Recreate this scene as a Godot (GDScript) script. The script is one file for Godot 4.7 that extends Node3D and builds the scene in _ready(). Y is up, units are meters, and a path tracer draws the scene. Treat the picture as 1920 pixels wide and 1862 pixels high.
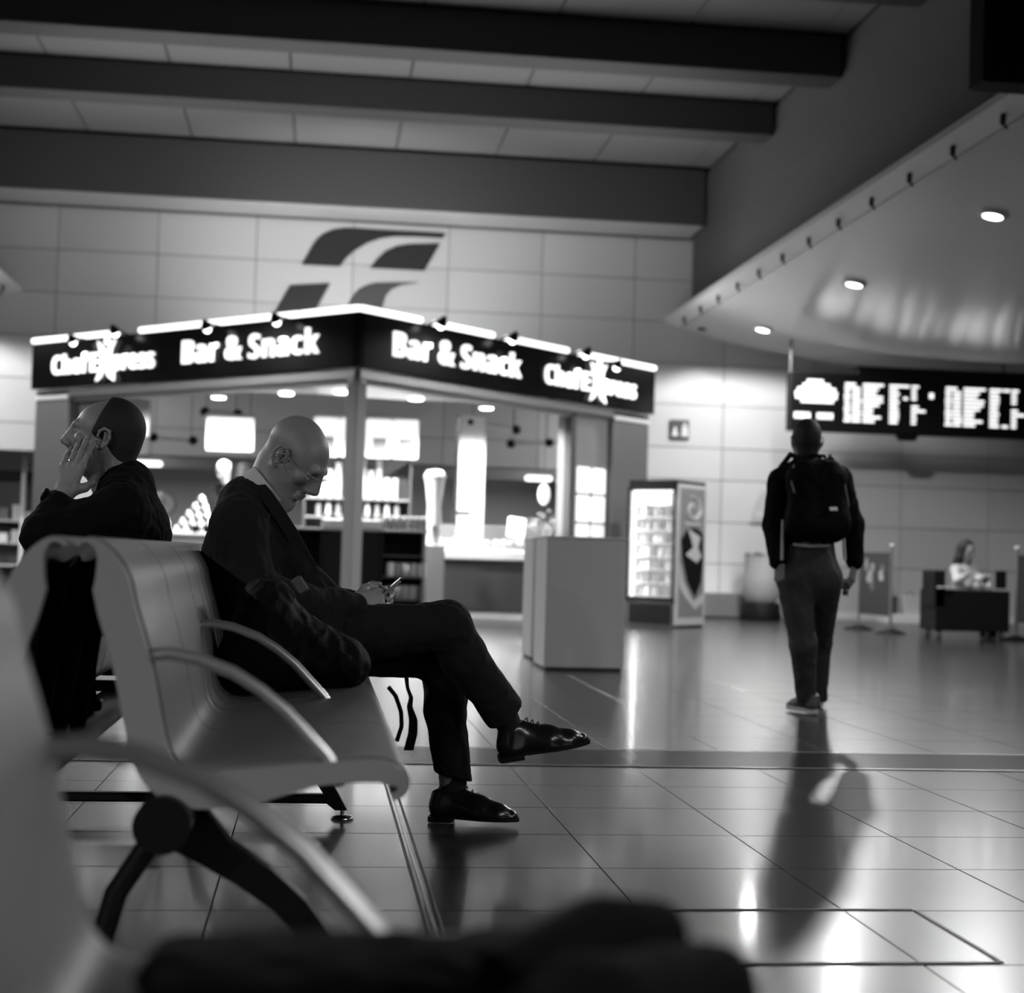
extends Node3D
# A station concourse at night: two seated travellers on steel beam benches, a corner snack bar, a man walking away.
# World: y up, metres; -z runs down the hall towards the end wall, the camera stands at x = 0, z = 0.

const FOCAL := 2940.0                # focal length in pixels of the 1920 x 1862 frame
const EYE := Vector3(0, 0.87, 0)     # waist-level camera
const WALL_Z := 24.4
var cam_basis := Basis.from_euler(Vector3(deg_to_rad(2.175), deg_to_rad(-7.03), deg_to_rad(1.63)))
var M := {}
var taken := {}
var noise := FastNoiseLite.new()

# ---------------------------------------------------------------- pixels to places
func ray(x: float, y: float) -> Vector3:
	return cam_basis * Vector3(x - 960.0, 931.0 - y, -FOCAL)

func onz(x: float, y: float, z: float) -> Vector3:      # on the plane z metres down the hall
	var d := ray(x, y)
	return EYE + d * (-z / d.z)

func ony(x: float, y: float, h: float) -> Vector3:      # on the level h
	var d := ray(x, y)
	return EYE + d * ((h - EYE.y) / d.y)

func onx(x: float, y: float, w: float) -> Vector3:
	var d := ray(x, y)
	return EYE + d * (w / d.x)

# ---------------------------------------------------------------- mesh building
class MB:
	var v := PackedVector3Array()
	var n := PackedVector3Array()
	var uv := PackedVector2Array()
	var ix := PackedInt32Array()

	func vert(p: Vector3, nn: Vector3, t := Vector2.ZERO) -> int:
		v.append(p); n.append(nn); uv.append(t)
		return v.size() - 1

	func face(i: int, j: int, k: int) -> void:
		var c := (v[j] - v[i]).cross(v[k] - v[i])
		if c.dot(n[i] + n[j] + n[k]) > 0.0:
			ix.append_array(PackedInt32Array([i, k, j]))
		else:
			ix.append_array(PackedInt32Array([i, j, k]))

	func tri(a: Vector3, b: Vector3, c: Vector3, nn: Vector3) -> void:
		face(vert(a, nn), vert(b, nn), vert(c, nn))

	func quad(a: Vector3, b: Vector3, c: Vector3, d: Vector3, out := Vector3.ZERO) -> void:
		var nn := (b - a).cross(c - a)
		if nn.length_squared() < 1e-14:
			nn = (c - a).cross(d - a)
		nn = nn.normalized()
		if out != Vector3.ZERO and nn.dot(out) < 0.0:
			nn = -nn
		var i := vert(a, nn, Vector2(0, 1)); var j := vert(b, nn, Vector2(1, 1)); var k := vert(c, nn, Vector2(1, 0)); var l := vert(d, nn, Vector2(0, 0))
		face(i, j, k); face(i, k, l)

	func box(c: Vector3, s: Vector3, b := 0.0, t := Basis.IDENTITY) -> MB:
		var h := s * 0.5
		b = minf(b, minf(h.x, minf(h.y, h.z)) * 0.9)
		if b <= 0.0:
			for a in 3:
				for sg in [-1.0, 1.0]:
					var e := Vector3.ZERO; var f := Vector3.ZERO; var g := Vector3.ZERO
					e[a] = h[a] * sg; f[(a + 1) % 3] = h[(a + 1) % 3]; g[(a + 2) % 3] = h[(a + 2) % 3]
					quad(c + t * (e - f - g), c + t * (e + f - g), c + t * (e + f + g), c + t * (e - f + g), t * e)
			return self
		for a in 3:
			var a1 := (a + 1) % 3; var a2 := (a + 2) % 3
			for sg in [-1.0, 1.0]:
				var p := []
				for q in [[-1, -1], [1, -1], [1, 1], [-1, 1]]:
					var e := Vector3.ZERO
					e[a] = h[a] * sg; e[a1] = (h[a1] - b) * q[0]; e[a2] = (h[a2] - b) * q[1]
					p.append(c + t * e)
				var o := Vector3.ZERO; o[a] = sg
				quad(p[0], p[1], p[2], p[3], t * o)
				for s2 in [-1.0, 1.0]:          # the edge between face a and face a1
					var r := []
					for w in [[0, -1], [1, -1], [1, 1], [0, 1]]:
						var e := Vector3.ZERO
						e[a] = (h[a] - (b if w[0] == 1 else 0.0)) * sg
						e[a1] = (h[a1] - (b if w[0] == 0 else 0.0)) * s2
						e[a2] = (h[a2] - b) * w[1]
						r.append(c + t * e)
					var oo := Vector3.ZERO; oo[a] = sg; oo[a1] = s2
					quad(r[0], r[1], r[2], r[3], t * oo)
		for sx in [-1.0, 1.0]:
			for sy in [-1.0, 1.0]:
				for sz in [-1.0, 1.0]:
					var s3 := Vector3(sx, sy, sz)
					var q := s3 * (h - Vector3(b, b, b))
					tri(c + t * (q + Vector3(b * sx, 0, 0)), c + t * (q + Vector3(0, b * sy, 0)), c + t * (q + Vector3(0, 0, b * sz)), (t * s3).normalized())
		return self

	func tube(p: Array, r, sides := 10, caps := true, flat := 1.0) -> MB:      # a round bar through points; r is one radius or one for each point
		var t0 := ((p[1] as Vector3) - (p[0] as Vector3)).normalized()
		var up := Vector3.UP if absf(t0.y) < 0.9 else Vector3.RIGHT
		var side := t0.cross(up).normalized()
		var first := v.size()
		var m := p.size()
		for i in m:
			var d: Vector3 = (p[mini(i + 1, m - 1)] - p[maxi(i - 1, 0)]).normalized()
			side = (side - d * side.dot(d)).normalized()
			var o := d.cross(side).normalized()
			var ra: float = r[i] if r is Array else r
			for k in sides:
				var a := TAU * k / sides
				var q := side * cos(a) + o * sin(a) * flat
				vert(p[i] + q * ra, (side * cos(a) + o * sin(a) / flat).normalized(), Vector2(float(k) / sides, float(i) / m))
		for i in m - 1:
			for k in sides:
				var a := first + i * sides + k
				var b := first + i * sides + (k + 1) % sides
				face(a, b, b + sides); face(a, b + sides, a + sides)
		if caps:
			for e in [0, m - 1]:
				var d: Vector3 = (p[0] - p[1]).normalized() if e == 0 else (p[m - 1] - p[m - 2]).normalized()
				var c := vert(p[e], d)
				for k in sides:
					var a := vert(v[first + e * sides + k], d); var b := vert(v[first + e * sides + (k + 1) % sides], d)
					face(c, a, b)
		return self

	func lathe(prof: Array, sides := 20, at := Vector3.ZERO, t := Basis.IDENTITY) -> MB:       # Vector2(radius, height) from below to above
		var first := v.size()
		var m := prof.size()
		for i in m:
			var d: Vector2 = (prof[mini(i + 1, m - 1)] - prof[maxi(i - 1, 0)])
			var nr := Vector2(d.y, -d.x).normalized()
			for k in sides:
				var a := TAU * k / sides
				var c := Vector3(cos(a), 0, sin(a))
				vert(at + t * (c * prof[i].x + Vector3.UP * prof[i].y), t * (c * nr.x + Vector3.UP * nr.y), Vector2(float(k) / sides, float(i) / m))
		for i in m - 1:
			for k in sides:
				var a := first + i * sides + k
				var b := first + i * sides + (k + 1) % sides
				face(a, b, b + sides); face(a, b + sides, a + sides)
		for e in [0, m - 1]:
			if prof[e].x > 1e-4:
				var d := t * (Vector3.DOWN if e == 0 else Vector3.UP)
				var c := vert(at + t * Vector3(0, prof[e].y, 0), d)
				for k in sides:
					var a := vert(v[first + e * sides + k], d); var b := vert(v[first + e * sides + (k + 1) % sides], d)
					face(c, a, b)
		return self

	func prism(poly: PackedVector2Array, depth: float, x := Transform3D.IDENTITY, smooth := false) -> MB:     # an outline in x/y with a thickness along z, centred
		var idx := Geometry2D.triangulate_polygon(poly)
		var area := 0.0
		for i in poly.size():
			area += poly[i].cross(poly[(i + 1) % poly.size()])
		for sg in [-1.0, 1.0]:
			var f := v.size()
			for q in poly:
				vert(x * Vector3(q.x, q.y, depth * 0.5 * sg), (x.basis * Vector3(0, 0, sg)).normalized(), q)
			for i in range(0, idx.size(), 3):
				face(f + idx[i], f + idx[i + 1], f + idx[i + 2])
		var m := poly.size()
		for i in m:
			var a := poly[i]; var b := poly[(i + 1) % m]
			var e := (b - a).orthogonal().normalized() * (-1.0 if area < 0.0 else 1.0)
			e = Vector2((b - a).y, -(b - a).x).normalized() * (1.0 if area > 0.0 else -1.0)
			quad(x * Vector3(a.x, a.y, -depth * 0.5), x * Vector3(b.x, b.y, -depth * 0.5), x * Vector3(b.x, b.y, depth * 0.5), x * Vector3(a.x, a.y, depth * 0.5), x.basis * Vector3(e.x, e.y, 0))
		return self

	func sheet(prof: Array, z0: float, z1: float, th: float, cuts := 1) -> MB:        # a bent sheet: an open outline in x/y, z0..z1 wide, th thick, shaded smoothly
		var m := prof.size()
		var nn := []
		for i in m:
			var d: Vector2 = (prof[mini(i + 1, m - 1)] - prof[maxi(i - 1, 0)]).normalized()
			nn.append(Vector2(-d.y, d.x))
		for sg in [1.0, -1.0]:
			var f := v.size()
			for c in cuts + 1:
				var z := lerpf(z0, z1, float(c) / cuts)
				var run := 0.0
				for i in m:
					if i: run += prof[i].distance_to(prof[i - 1])
					var q: Vector2 = prof[i] + nn[i] * th * 0.5 * sg
					vert(Vector3(q.x, q.y, z), Vector3(nn[i].x, nn[i].y, 0) * sg, Vector2(run, z))
			for c in cuts:
				for i in m - 1:
					var a := f + c * m + i
					face(a, a + 1, a + 1 + m); face(a, a + 1 + m, a + m)
		for z in [z0, z1]:
			for i in m - 1:
				var a: Vector2 = prof[i] + nn[i] * th * 0.5; var b: Vector2 = prof[i + 1] + nn[i + 1] * th * 0.5
				var c: Vector2 = prof[i + 1] - nn[i + 1] * th * 0.5; var d: Vector2 = prof[i] - nn[i] * th * 0.5
				quad(Vector3(a.x, a.y, z), Vector3(b.x, b.y, z), Vector3(c.x, c.y, z), Vector3(d.x, d.y, z), Vector3(0, 0, z - (z0 + z1) * 0.5))
		for e in [0, m - 1]:
			var a: Vector2 = prof[e] + nn[e] * th * 0.5; var d: Vector2 = prof[e] - nn[e] * th * 0.5
			var o: Vector2 = (prof[0] - prof[1]) if e == 0 else (prof[m - 1] - prof[m - 2])
			quad(Vector3(a.x, a.y, z0), Vector3(a.x, a.y, z1), Vector3(d.x, d.y, z1), Vector3(d.x, d.y, z0), Vector3(o.x, o.y, 0))
		return self

	func ball(c: Vector3, r: Vector3, rings := 8, sides := 12, t := Basis.IDENTITY) -> MB:
		var first := v.size()
		for i in rings + 1:
			var b := PI * i / rings
			for k in sides:
				var a := TAU * k / sides
				var q := Vector3(sin(b) * cos(a), cos(b), sin(b) * sin(a))
				vert(c + t * (q * r), (t * (q / r)).normalized(), Vector2(float(k) / sides, float(i) / rings))
		for i in rings:
			for k in sides:
				var a := first + i * sides + k
				var b := first + i * sides + (k + 1) % sides
				face(a, b, b + sides); face(a, b + sides, a + sides)
		return self

	func mesh() -> ArrayMesh:
		var a := []
		a.resize(Mesh.ARRAY_MAX)
		a[Mesh.ARRAY_VERTEX] = v; a[Mesh.ARRAY_NORMAL] = n; a[Mesh.ARRAY_TEX_UV] = uv; a[Mesh.ARRAY_INDEX] = ix
		var m := ArrayMesh.new()
		m.add_surface_from_arrays(Mesh.PRIMITIVE_TRIANGLES, a)
		return m

func mb() -> MB:
	return MB.new()

# ---------------------------------------------------------------- nodes
func numbered(called: String) -> String:
	if not taken.has(called):
		taken[called] = 0
		return called
	taken[called] += 1
	return "%s_%03d" % [called, taken[called]]

func inst(called: String, mesh: Mesh, m: Material, parent: Node = self, x := Transform3D.IDENTITY) -> MeshInstance3D:
	var o := MeshInstance3D.new()
	o.mesh = mesh
	o.material_override = m
	o.transform = x
	o.cast_shadow = GeometryInstance3D.SHADOW_CASTING_SETTING_ON
	if parent == self:
		o.name = numbered(called)
		add_child(o)
	else:
		o.name = called
		parent.add_child(o, true)
	return o

func obj(called: String, b: MB, m: Material, parent: Node = self, x := Transform3D.IDENTITY) -> MeshInstance3D:
	return inst(called, b.mesh(), m, parent, x)

func tag(o: Node, label: String, category: String, group := "") -> Node:
	o.set_meta("label", label); o.set_meta("category", category)
	if group: o.set_meta("group", group)
	return o

func thing(called: String, label: String, category: String, at := Vector3.ZERO, turn := 0.0, group := "") -> Node3D:
	var o := Node3D.new()
	o.name = numbered(called); add_child(o)
	o.position = at; o.rotation.y = turn
	tag(o, label, category, group)
	return o

func struct(o: Node) -> Node:
	o.set_meta("kind", "structure")
	return o

func room(called: String) -> Node3D:
	var o := Node3D.new()
	o.name = called; add_child(o)
	struct(o)
	return o

func dup(o: Node3D, at: Vector3, turn := 0.0, label := "") -> Node3D:
	var c: Node3D = o.duplicate()
	c.name = numbered(String(o.name)); add_child(c)
	c.position = at; c.rotation.y = turn
	if label: c.set_meta("label", label)
	return c

# ---------------------------------------------------------------- materials
func grey(l: float) -> Color:
	return Color(l, l, l).linear_to_srgb()

func mat(key: String, l: float, rough := 0.6, metal := 0.0, spec := 0.5) -> StandardMaterial3D:
	if M.has(key): return M[key]
	var m := StandardMaterial3D.new()
	m.resource_name = key
	m.albedo_color = grey(l)
	m.roughness = rough; m.metallic = metal; m.metallic_specular = spec
	M[key] = m
	return m

func glow(key: String, e: float, l := 0.8) -> StandardMaterial3D:
	if M.has(key): return M[key]
	var m := mat(key, l, 0.5)
	m.emission_enabled = true
	m.emission = Color.WHITE
	m.emission_energy_multiplier = e
	return m

func noise_tex(freq: float, lo: float, hi: float, size := 512, oct := 4, sd := 1, type := FastNoiseLite.TYPE_SIMPLEX_SMOOTH) -> NoiseTexture2D:
	var f := FastNoiseLite.new()
	f.seed = sd; f.frequency = freq; f.fractal_octaves = oct; f.noise_type = type
	var g := Gradient.new()
	g.set_color(0, Color(lo, lo, lo)); g.set_color(1, Color(hi, hi, hi))
	var t := NoiseTexture2D.new()
	t.width = size; t.height = size; t.seamless = true; t.noise = f; t.color_ramp = g
	return t

func grain(m: StandardMaterial3D, t: Texture2D, scale: float, rough_t: Texture2D = null, bump: Texture2D = null, depth := 0.0) -> StandardMaterial3D:
	m.uv1_triplanar = true; m.uv1_world_triplanar = false
	m.uv1_scale = Vector3.ONE * scale
	m.albedo_texture = t
	if rough_t:
		m.roughness_texture = rough_t; m.roughness = 1.0
	if bump:
		m.heightmap_enabled = true; m.heightmap_texture = bump; m.heightmap_scale = depth
	return m

func glass(key: String, a: float, l := 0.9, rough := 0.03) -> StandardMaterial3D:
	if M.has(key): return M[key]
	var m := mat(key, l, rough)
	m.transparency = BaseMaterial3D.TRANSPARENCY_ALPHA
	m.albedo_color.a = a
	return m

# ---------------------------------------------------------------- the scene
func _ready() -> void:
	var cam := Camera3D.new()
	cam.name = "camera"
	add_child(cam)
	cam.position = EYE
	cam.basis = cam_basis
	var lens := CameraAttributesPhysical.new()
	lens.frustum_focal_length = 35.0 / (2.0 * 931.0 / FOCAL)
	lens.frustum_focus_distance = 5.0
	lens.exposure_aperture = lens.frustum_focal_length / 22.0      # an 80 mm lens at about f/3.6
	cam.attributes = lens
	cam.fov = rad_to_deg(2.0 * atan(931.0 / FOCAL))
	cam.near = 0.05; cam.far = 200.0
	cam.current = true

	var env := Environment.new()
	env.background_mode = Environment.BG_COLOR
	env.background_color = Color.BLACK
	env.tonemap_mode = Environment.TONE_MAPPER_LINEAR
	env.tonemap_exposure = 1.0
	env.sdfgi_enabled = true; env.ssao_enabled = true; env.ssil_enabled = true
	var we := WorldEnvironment.new()
	we.name = "environment"; we.environment = env
	add_child(we)

	make_materials()
	build_floor()
	build_shell()
	build_soffits()
	build_kiosk()
	build_bar()
	build_wall_things()
	build_benches()
	build_people()
	build_small()

func area_light(called: String, at: Vector3, towards: Vector3, size: Vector2, e: float, parent: Node = self) -> AreaLight3D:
	var l := AreaLight3D.new()
	l.name = numbered(called)
	parent.add_child(l)
	var up := Vector3.UP if absf(towards.normalized().y) < 0.9 else Vector3.RIGHT
	l.transform = Transform3D(Basis.looking_at(towards, up), at)
	l.area_size = size
	l.light_energy = e
	l.area_range = 40.0
	l.shadow_enabled = true
	return l

func spot_light(called: String, at: Vector3, towards: Vector3, e: float, angle: float, soft := 0.5, size := 0.06, parent: Node = self) -> SpotLight3D:
	var l := SpotLight3D.new()
	l.name = numbered(called)
	parent.add_child(l)
	var up := Vector3.UP if absf(towards.normalized().y) < 0.9 else Vector3.RIGHT
	l.transform = Transform3D(Basis.looking_at(towards, up), at)
	l.light_energy = e; l.spot_angle = angle; l.spot_angle_attenuation = soft
	l.spot_range = 40.0; l.spot_attenuation = 2.0; l.light_size = size
	l.shadow_enabled = true
	return l

func make_materials() -> void:
	var f := mat("polished stone floor", 0.075, 0.2, 0.0, 0.4)
	grain(f, noise_tex(0.012, 0.85, 1.0, 512, 5, 3), 0.7)
	f.roughness = 0.27
	f.clearcoat_enabled = true; f.clearcoat = 0.2; f.clearcoat_roughness = 0.09
	mat("dark joint", 0.012, 0.8)
	mat("wall joint", 0.12, 0.8)
	mat("wall panel", 0.62, 0.45)
	mat("wall panel b", 0.58, 0.5)
	mat("ceiling panel", 0.22, 0.6)
	mat("beam paint", 0.07, 0.6)
	mat("slat", 0.16, 0.5)
	mat("black", 0.006, 0.6, 0.0, 0.3)
	mat("gloss ceiling", 0.72, 0.2, 0.0, 0.35)
	mat("trim", 0.8, 0.4)
	mat("steel", 0.5, 0.3, 0.9)
	mat("white", 0.75, 0.45)
	mat("light grey", 0.5, 0.5)
	mat("mid grey", 0.22, 0.5)
	mat("dark grey", 0.06, 0.5)
	mat("fascia", 0.005, 0.2, 0.0, 0.3)
	mat("brushed", 0.4, 0.35, 0.6)
	mat("column grey", 0.14, 0.5)
	mat("column pale", 0.34, 0.5)
	mat("dark counter", 0.05, 0.45)
	mat("leaf", 0.25, 0.6)
	mat("chrome", 0.7, 0.12, 1.0)
	mat("foil", 0.55, 0.3, 0.6)
	mat("emblem dark", 0.02, 0.5)
	mat("emblem grey", 0.07, 0.5)
	mat("plinth white", 0.55, 0.5)
	mat("cooler inside", 0.8, 0.4)
	var tp := mat("thin plastic", 0.6, 0.4)
	tp.backlight_enabled = true; tp.backlight = grey(0.25)
	glass("case glass", 0.12)
	glow("board text", 1.4)
	mat("gloss dark", 0.02, 0.06)
	glow("spot lens", 5.0)
	glow("lamp", 12.0)
	glow("tube", 2.2)
	glow("letters", 1.6)
	glow("soft lightbox", 0.9)

# ---------------------------------------------------------------- the setting
const TILE := 0.525
func build_floor() -> void:
	var floor_root := room("floor")
	obj("subfloor", mb().box(Vector3(2, -0.06, -9), Vector3(34, 0.1, 46)), M["dark joint"], floor_root)
	var tm := mb().box(Vector3(0, -0.008, 0), Vector3(TILE - 0.0035, 0.016, TILE - 0.0035), 0.0012).mesh()
	var rng := RandomNumberGenerator.new(); rng.seed = 11
	var mats := []
	for k in 4:
		var m: StandardMaterial3D = M["polished stone floor"].duplicate()
		m.resource_name = "polished stone %d" % k
		m.albedo_color = grey(0.03 + 0.003 * k)
		m.uv1_offset = Vector3(k * 0.31, k * 0.17, k * 0.43)
		mats.append(m)
	var x0 := 0.823; var z0 := -6.48
	# near field: one mesh for each tile the photograph shows
	var rows := []
	for r in range(0, 8): rows.append(z0 + TILE * (r + 0.5))
	for r in range(0, 9): rows.append(-7.1 - TILE * (r + 0.5))
	for z in rows:
		var d: float = -z
		for c in range(-12, 14):
			var x: float = x0 + TILE * (c + 0.5)
			var lo := -0.34 * d - 0.3; var hi := 0.5 * d + 0.4
			if x < lo or x > hi: continue
			var o := inst("tile", tm, mats[rng.randi() % 4], floor_root, Transform3D(Basis.from_euler(Vector3(rng.randf_range(-0.0006, 0.0006), 0, rng.randf_range(-0.0006, 0.0006))), Vector3(x, 0, z)))
	# the rest, too far or out of the frame, is one slab round the tiles
	var far := mb()
	far.box(Vector3(2, -0.008, -7.1 - TILE * 9 - 9.7), Vector3(34, 0.016, 19.4))
	var west := mb(); 
	for z in rows:
		var d: float = -z
		var lo := -0.34 * d - 0.3; var hi := 0.5 * d + 0.4
		var cl := ceili((lo - x0) / TILE - 0.5); var ch := floori((hi - x0) / TILE - 0.5)
		cl = maxi(cl, -12); ch = mini(ch, 13)
		var xl := x0 + TILE * cl; var xr := x0 + TILE * (ch + 1)
		far.box(Vector3((xl - 15) * 0.5, -0.008, z), Vector3(xl + 15, 0.016, TILE))
		far.box(Vector3((xr + 19) * 0.5, -0.008, z), Vector3(19 - xr, 0.016, TILE))
	far.box(Vector3(2, -0.008, z0 + TILE * 8 + 8), Vector3(34, 0.016, 16))
	var fo := obj("far_floor", far, mats[1], floor_root)
	# tactile strip across the hall, ten raised ribs on a plate between two steel edges
	var strip := mb()
	strip.box(Vector3(2, -0.012, -6.79), Vector3(34, 0.016, 0.6))
	for k in 10:
		strip.box(Vector3(2, -0.001, -6.555 - k * 0.0525), Vector3(34, 0.01, 0.03), 0.003)
	obj("tactile_strip", strip, mats[2], floor_root)
	obj("strip_edge", mb().box(Vector3(2, 0.001, -6.512), Vector3(34, 0.006, 0.02), 0.002), M["steel"], floor_root)
	obj("strip_edge", mb().box(Vector3(2, 0.0, -7.085), Vector3(34, 0.004, 0.012), 0.001), M["steel"], floor_root)
	# expansion joint running down the hall
	for k in 3:
		obj("expansion_joint", mb().box(Vector3(0.283 + k * 0.017, 0.001, -3.6), Vector3(0.008, 0.004, 5.7), 0.001), M["dark grey"] if k != 1 else M["steel"], floor_root)
	# inspection cover let into the floor
	var a := ony(1225, 1709, 0); var b := ony(1700, 1806, 0)
	var cov := mb()
	for e in [[Vector3(1.17, 0, -3.862), Vector3(0.72, 0.006, 0.014)], [Vector3(1.17, 0, -3.345), Vector3(0.72, 0.006, 0.014)], [Vector3(0.815, 0, -3.6), Vector3(0.014, 0.006, 0.51)], [Vector3(1.535, 0, -3.6), Vector3(0.014, 0.006, 0.51)]]:
		cov.box(e[0], e[1], 0.002)
	obj("cover_frame", cov, M["dark grey"], floor_root)

func build_shell() -> void:
	# end wall: cladding panels on a dark backing, open below the header into the shop behind
	var wall := room("wall_back")
	var top := 6.03; var header := 2.25
	var open_l := -13.0; var open_r := 4.3
	var back := mb()
	back.box(Vector3((open_l + open_r) * 0.5, (header + 7.4) * 0.5, -WALL_Z - 0.17), Vector3(open_r - open_l, 7.4 - header, 0.3))
	back.box(Vector3((open_r + 19) * 0.5, 3.7, -WALL_Z - 0.17), Vector3(19 - open_r, 7.4, 0.3))
	obj("backing", back, M["wall joint"], wall)
	var ys := [6.0, 5.34, 4.68, 4.02, 3.36, 2.68, 2.17, 1.5, 0.84, 0.0]
	for i in ys.size() - 1:
		var y1: float = ys[i]; var y0: float = ys[i + 1]
		for c in range(-6, 12):
			var xa := -4.06 + 1.49 * c; var xb := xa + 1.49
			if xa > 11.0 and y1 > 4.2: continue
			if y1 <= header + 0.01:
				if xb <= open_r: continue
				xa = maxf(xa, open_r)
			var lo := y0
			if y1 <= header: lo = y0
			elif y0 < header and xa < open_r: lo = header
			obj("panel", mb().box(Vector3((xa + xb) * 0.5, (lo + y1) * 0.5, -WALL_Z - 0.01), Vector3(xb - xa - 0.012, y1 - lo - 0.012, 0.02), 0.003), M["wall panel"] if (c * 7 + i * 3) % 4 else M["wall panel b"], wall)
	obj("skirting", mb().box(Vector3((open_r + 19) * 0.5, 0.06, -WALL_Z + 0.015), Vector3(19 - open_r, 0.12, 0.03), 0.004), M["trim"], wall)
	# room behind the opening
	var shop := room("wall_shop")
	obj("shop_back", mb().box(Vector3(-4.3, 1.6, -30.1), Vector3(17.8, 3.2, 0.2)), M["light grey"], shop)
	obj("shop_side", mb().box(Vector3(4.5, 1.6, -27.3), Vector3(0.2, 3.2, 5.6)), M["light grey"], shop)
	obj("shop_side", mb().box(Vector3(-13.1, 1.6, -27.3), Vector3(0.2, 3.2, 5.6)), M["light grey"], shop)
	obj("shop_ceiling", mb().box(Vector3(-4.3, 2.75, -27.3), Vector3(17.8, 0.1, 5.6)), M["mid grey"], shop)
	obj("shop_floor", mb().box(Vector3(-4.3, -0.03, -27.3), Vector3(17.8, 0.06, 5.6)), M["mid grey"], shop)
	obj("shop_beam", mb().box(Vector3(-4.3, 2.45, -27.0), Vector3(17.6, 0.5, 0.25)), M["light grey"], shop)
	# upper ceiling with cross beams
	var ceil := room("ceiling")
	var hc := 6.9
	obj("deck", mb().box(Vector3(0.4, hc + 0.16, -9), Vector3(11.6, 0.2, 46)), M["dark joint"], ceil)
	for band in [[23.3, 20.2], [19.75, 17.55], [17.05, 14.8], [14.3, 12.1]]:
		for c in range(-4, 5):
			var xa := -0.52 + 1.5 * c
			var x1 := minf(xa + 1.5, 5.8); var x0 := maxf(xa, -5.0)
			if x1 - x0 < 0.05: continue
			obj("panel", mb().box(Vector3((x0 + x1) * 0.5, hc + 0.03, -(band[0] + band[1]) * 0.5), Vector3(x1 - x0 - 0.02, 0.05, band[0] - band[1] - 0.03), 0.006), M["ceiling panel"], ceil)
	var beams := [[23.86, 0.9, 6.03, 5.8], [20.0, 0.45, 6.47, 5.8], [17.3, 0.45, 6.42, 5.8], [14.55, 0.45, 6.42, 5.8], [11.8, 0.45, 6.42, 5.8]]
	for b in beams:
		obj("beam", mb().box(Vector3(0.4, (b[2] + hc) * 0.5, -b[0]), Vector3(10.7, hc - b[2], b[1]), 0.01), M["beam paint"], ceil)
	obj("painted_lit_underside", mb().box(Vector3(0.4, 6.02, -23.86), Vector3(10.66, 0.02, 0.86), 0.004), M["light grey"], ceil)  # light on the end beam's underside, put into a paler grey strip
	obj("near_deck", mb().box(Vector3(0.4, hc, 1.0), Vector3(11.6, 0.1, 24)), M["dark grey"], ceil)
	# walls out of the frame close the hall
	var wl := room("wall_left"); obj("face", mb().box(Vector3(-14.1, 2.2, -8), Vector3(0.2, 4.6, 45)), M["mid grey"], wl)
	var wr := room("wall_right"); obj("face", mb().box(Vector3(19.1, 2.2, -8), Vector3(0.2, 4.6, 45)), M["mid grey"], wr)
	var wf := room("wall_front"); obj("face", mb().box(Vector3(2, 3.6, 13.1), Vector3(34, 7.4, 0.2)), M["dark grey"], wf)

func soffit_profile() -> Array:
	var pts := [Vector2(5.38, 4.70), Vector2(5.74, 4.57), Vector2(6.35, 4.41), Vector2(7.0, 4.295), Vector2(7.44, 4.235), Vector2(8.15, 4.14), Vector2(8.87, 4.09), Vector2(10.1, 4.06), Vector2(12.0, 4.06), Vector2(19.0, 4.06)]
	var c := Curve2D.new()
	for i in pts.size():
		var a: Vector2 = pts[maxi(i - 1, 0)]; var b: Vector2 = pts[mini(i + 1, pts.size() - 1)]
		var t := (b - a) / 6.0
		var q: Vector2 = pts[i]
		var r0 := 0.0 if i == 0 else q.distance_to(pts[i - 1]) / maxf(a.distance_to(b), 0.01)
		var r1 := 0.0 if i == pts.size() - 1 else q.distance_to(pts[i + 1]) / maxf(a.distance_to(b), 0.01)
		c.add_point(q, -(b - a) * r0 / 3.0, (b - a) * r1 / 3.0)
	var out := []
	for i in 61: out.append(c.sample_baked(c.get_baked_length() * pow(i / 60.0, 1.4), true))
	return out

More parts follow.
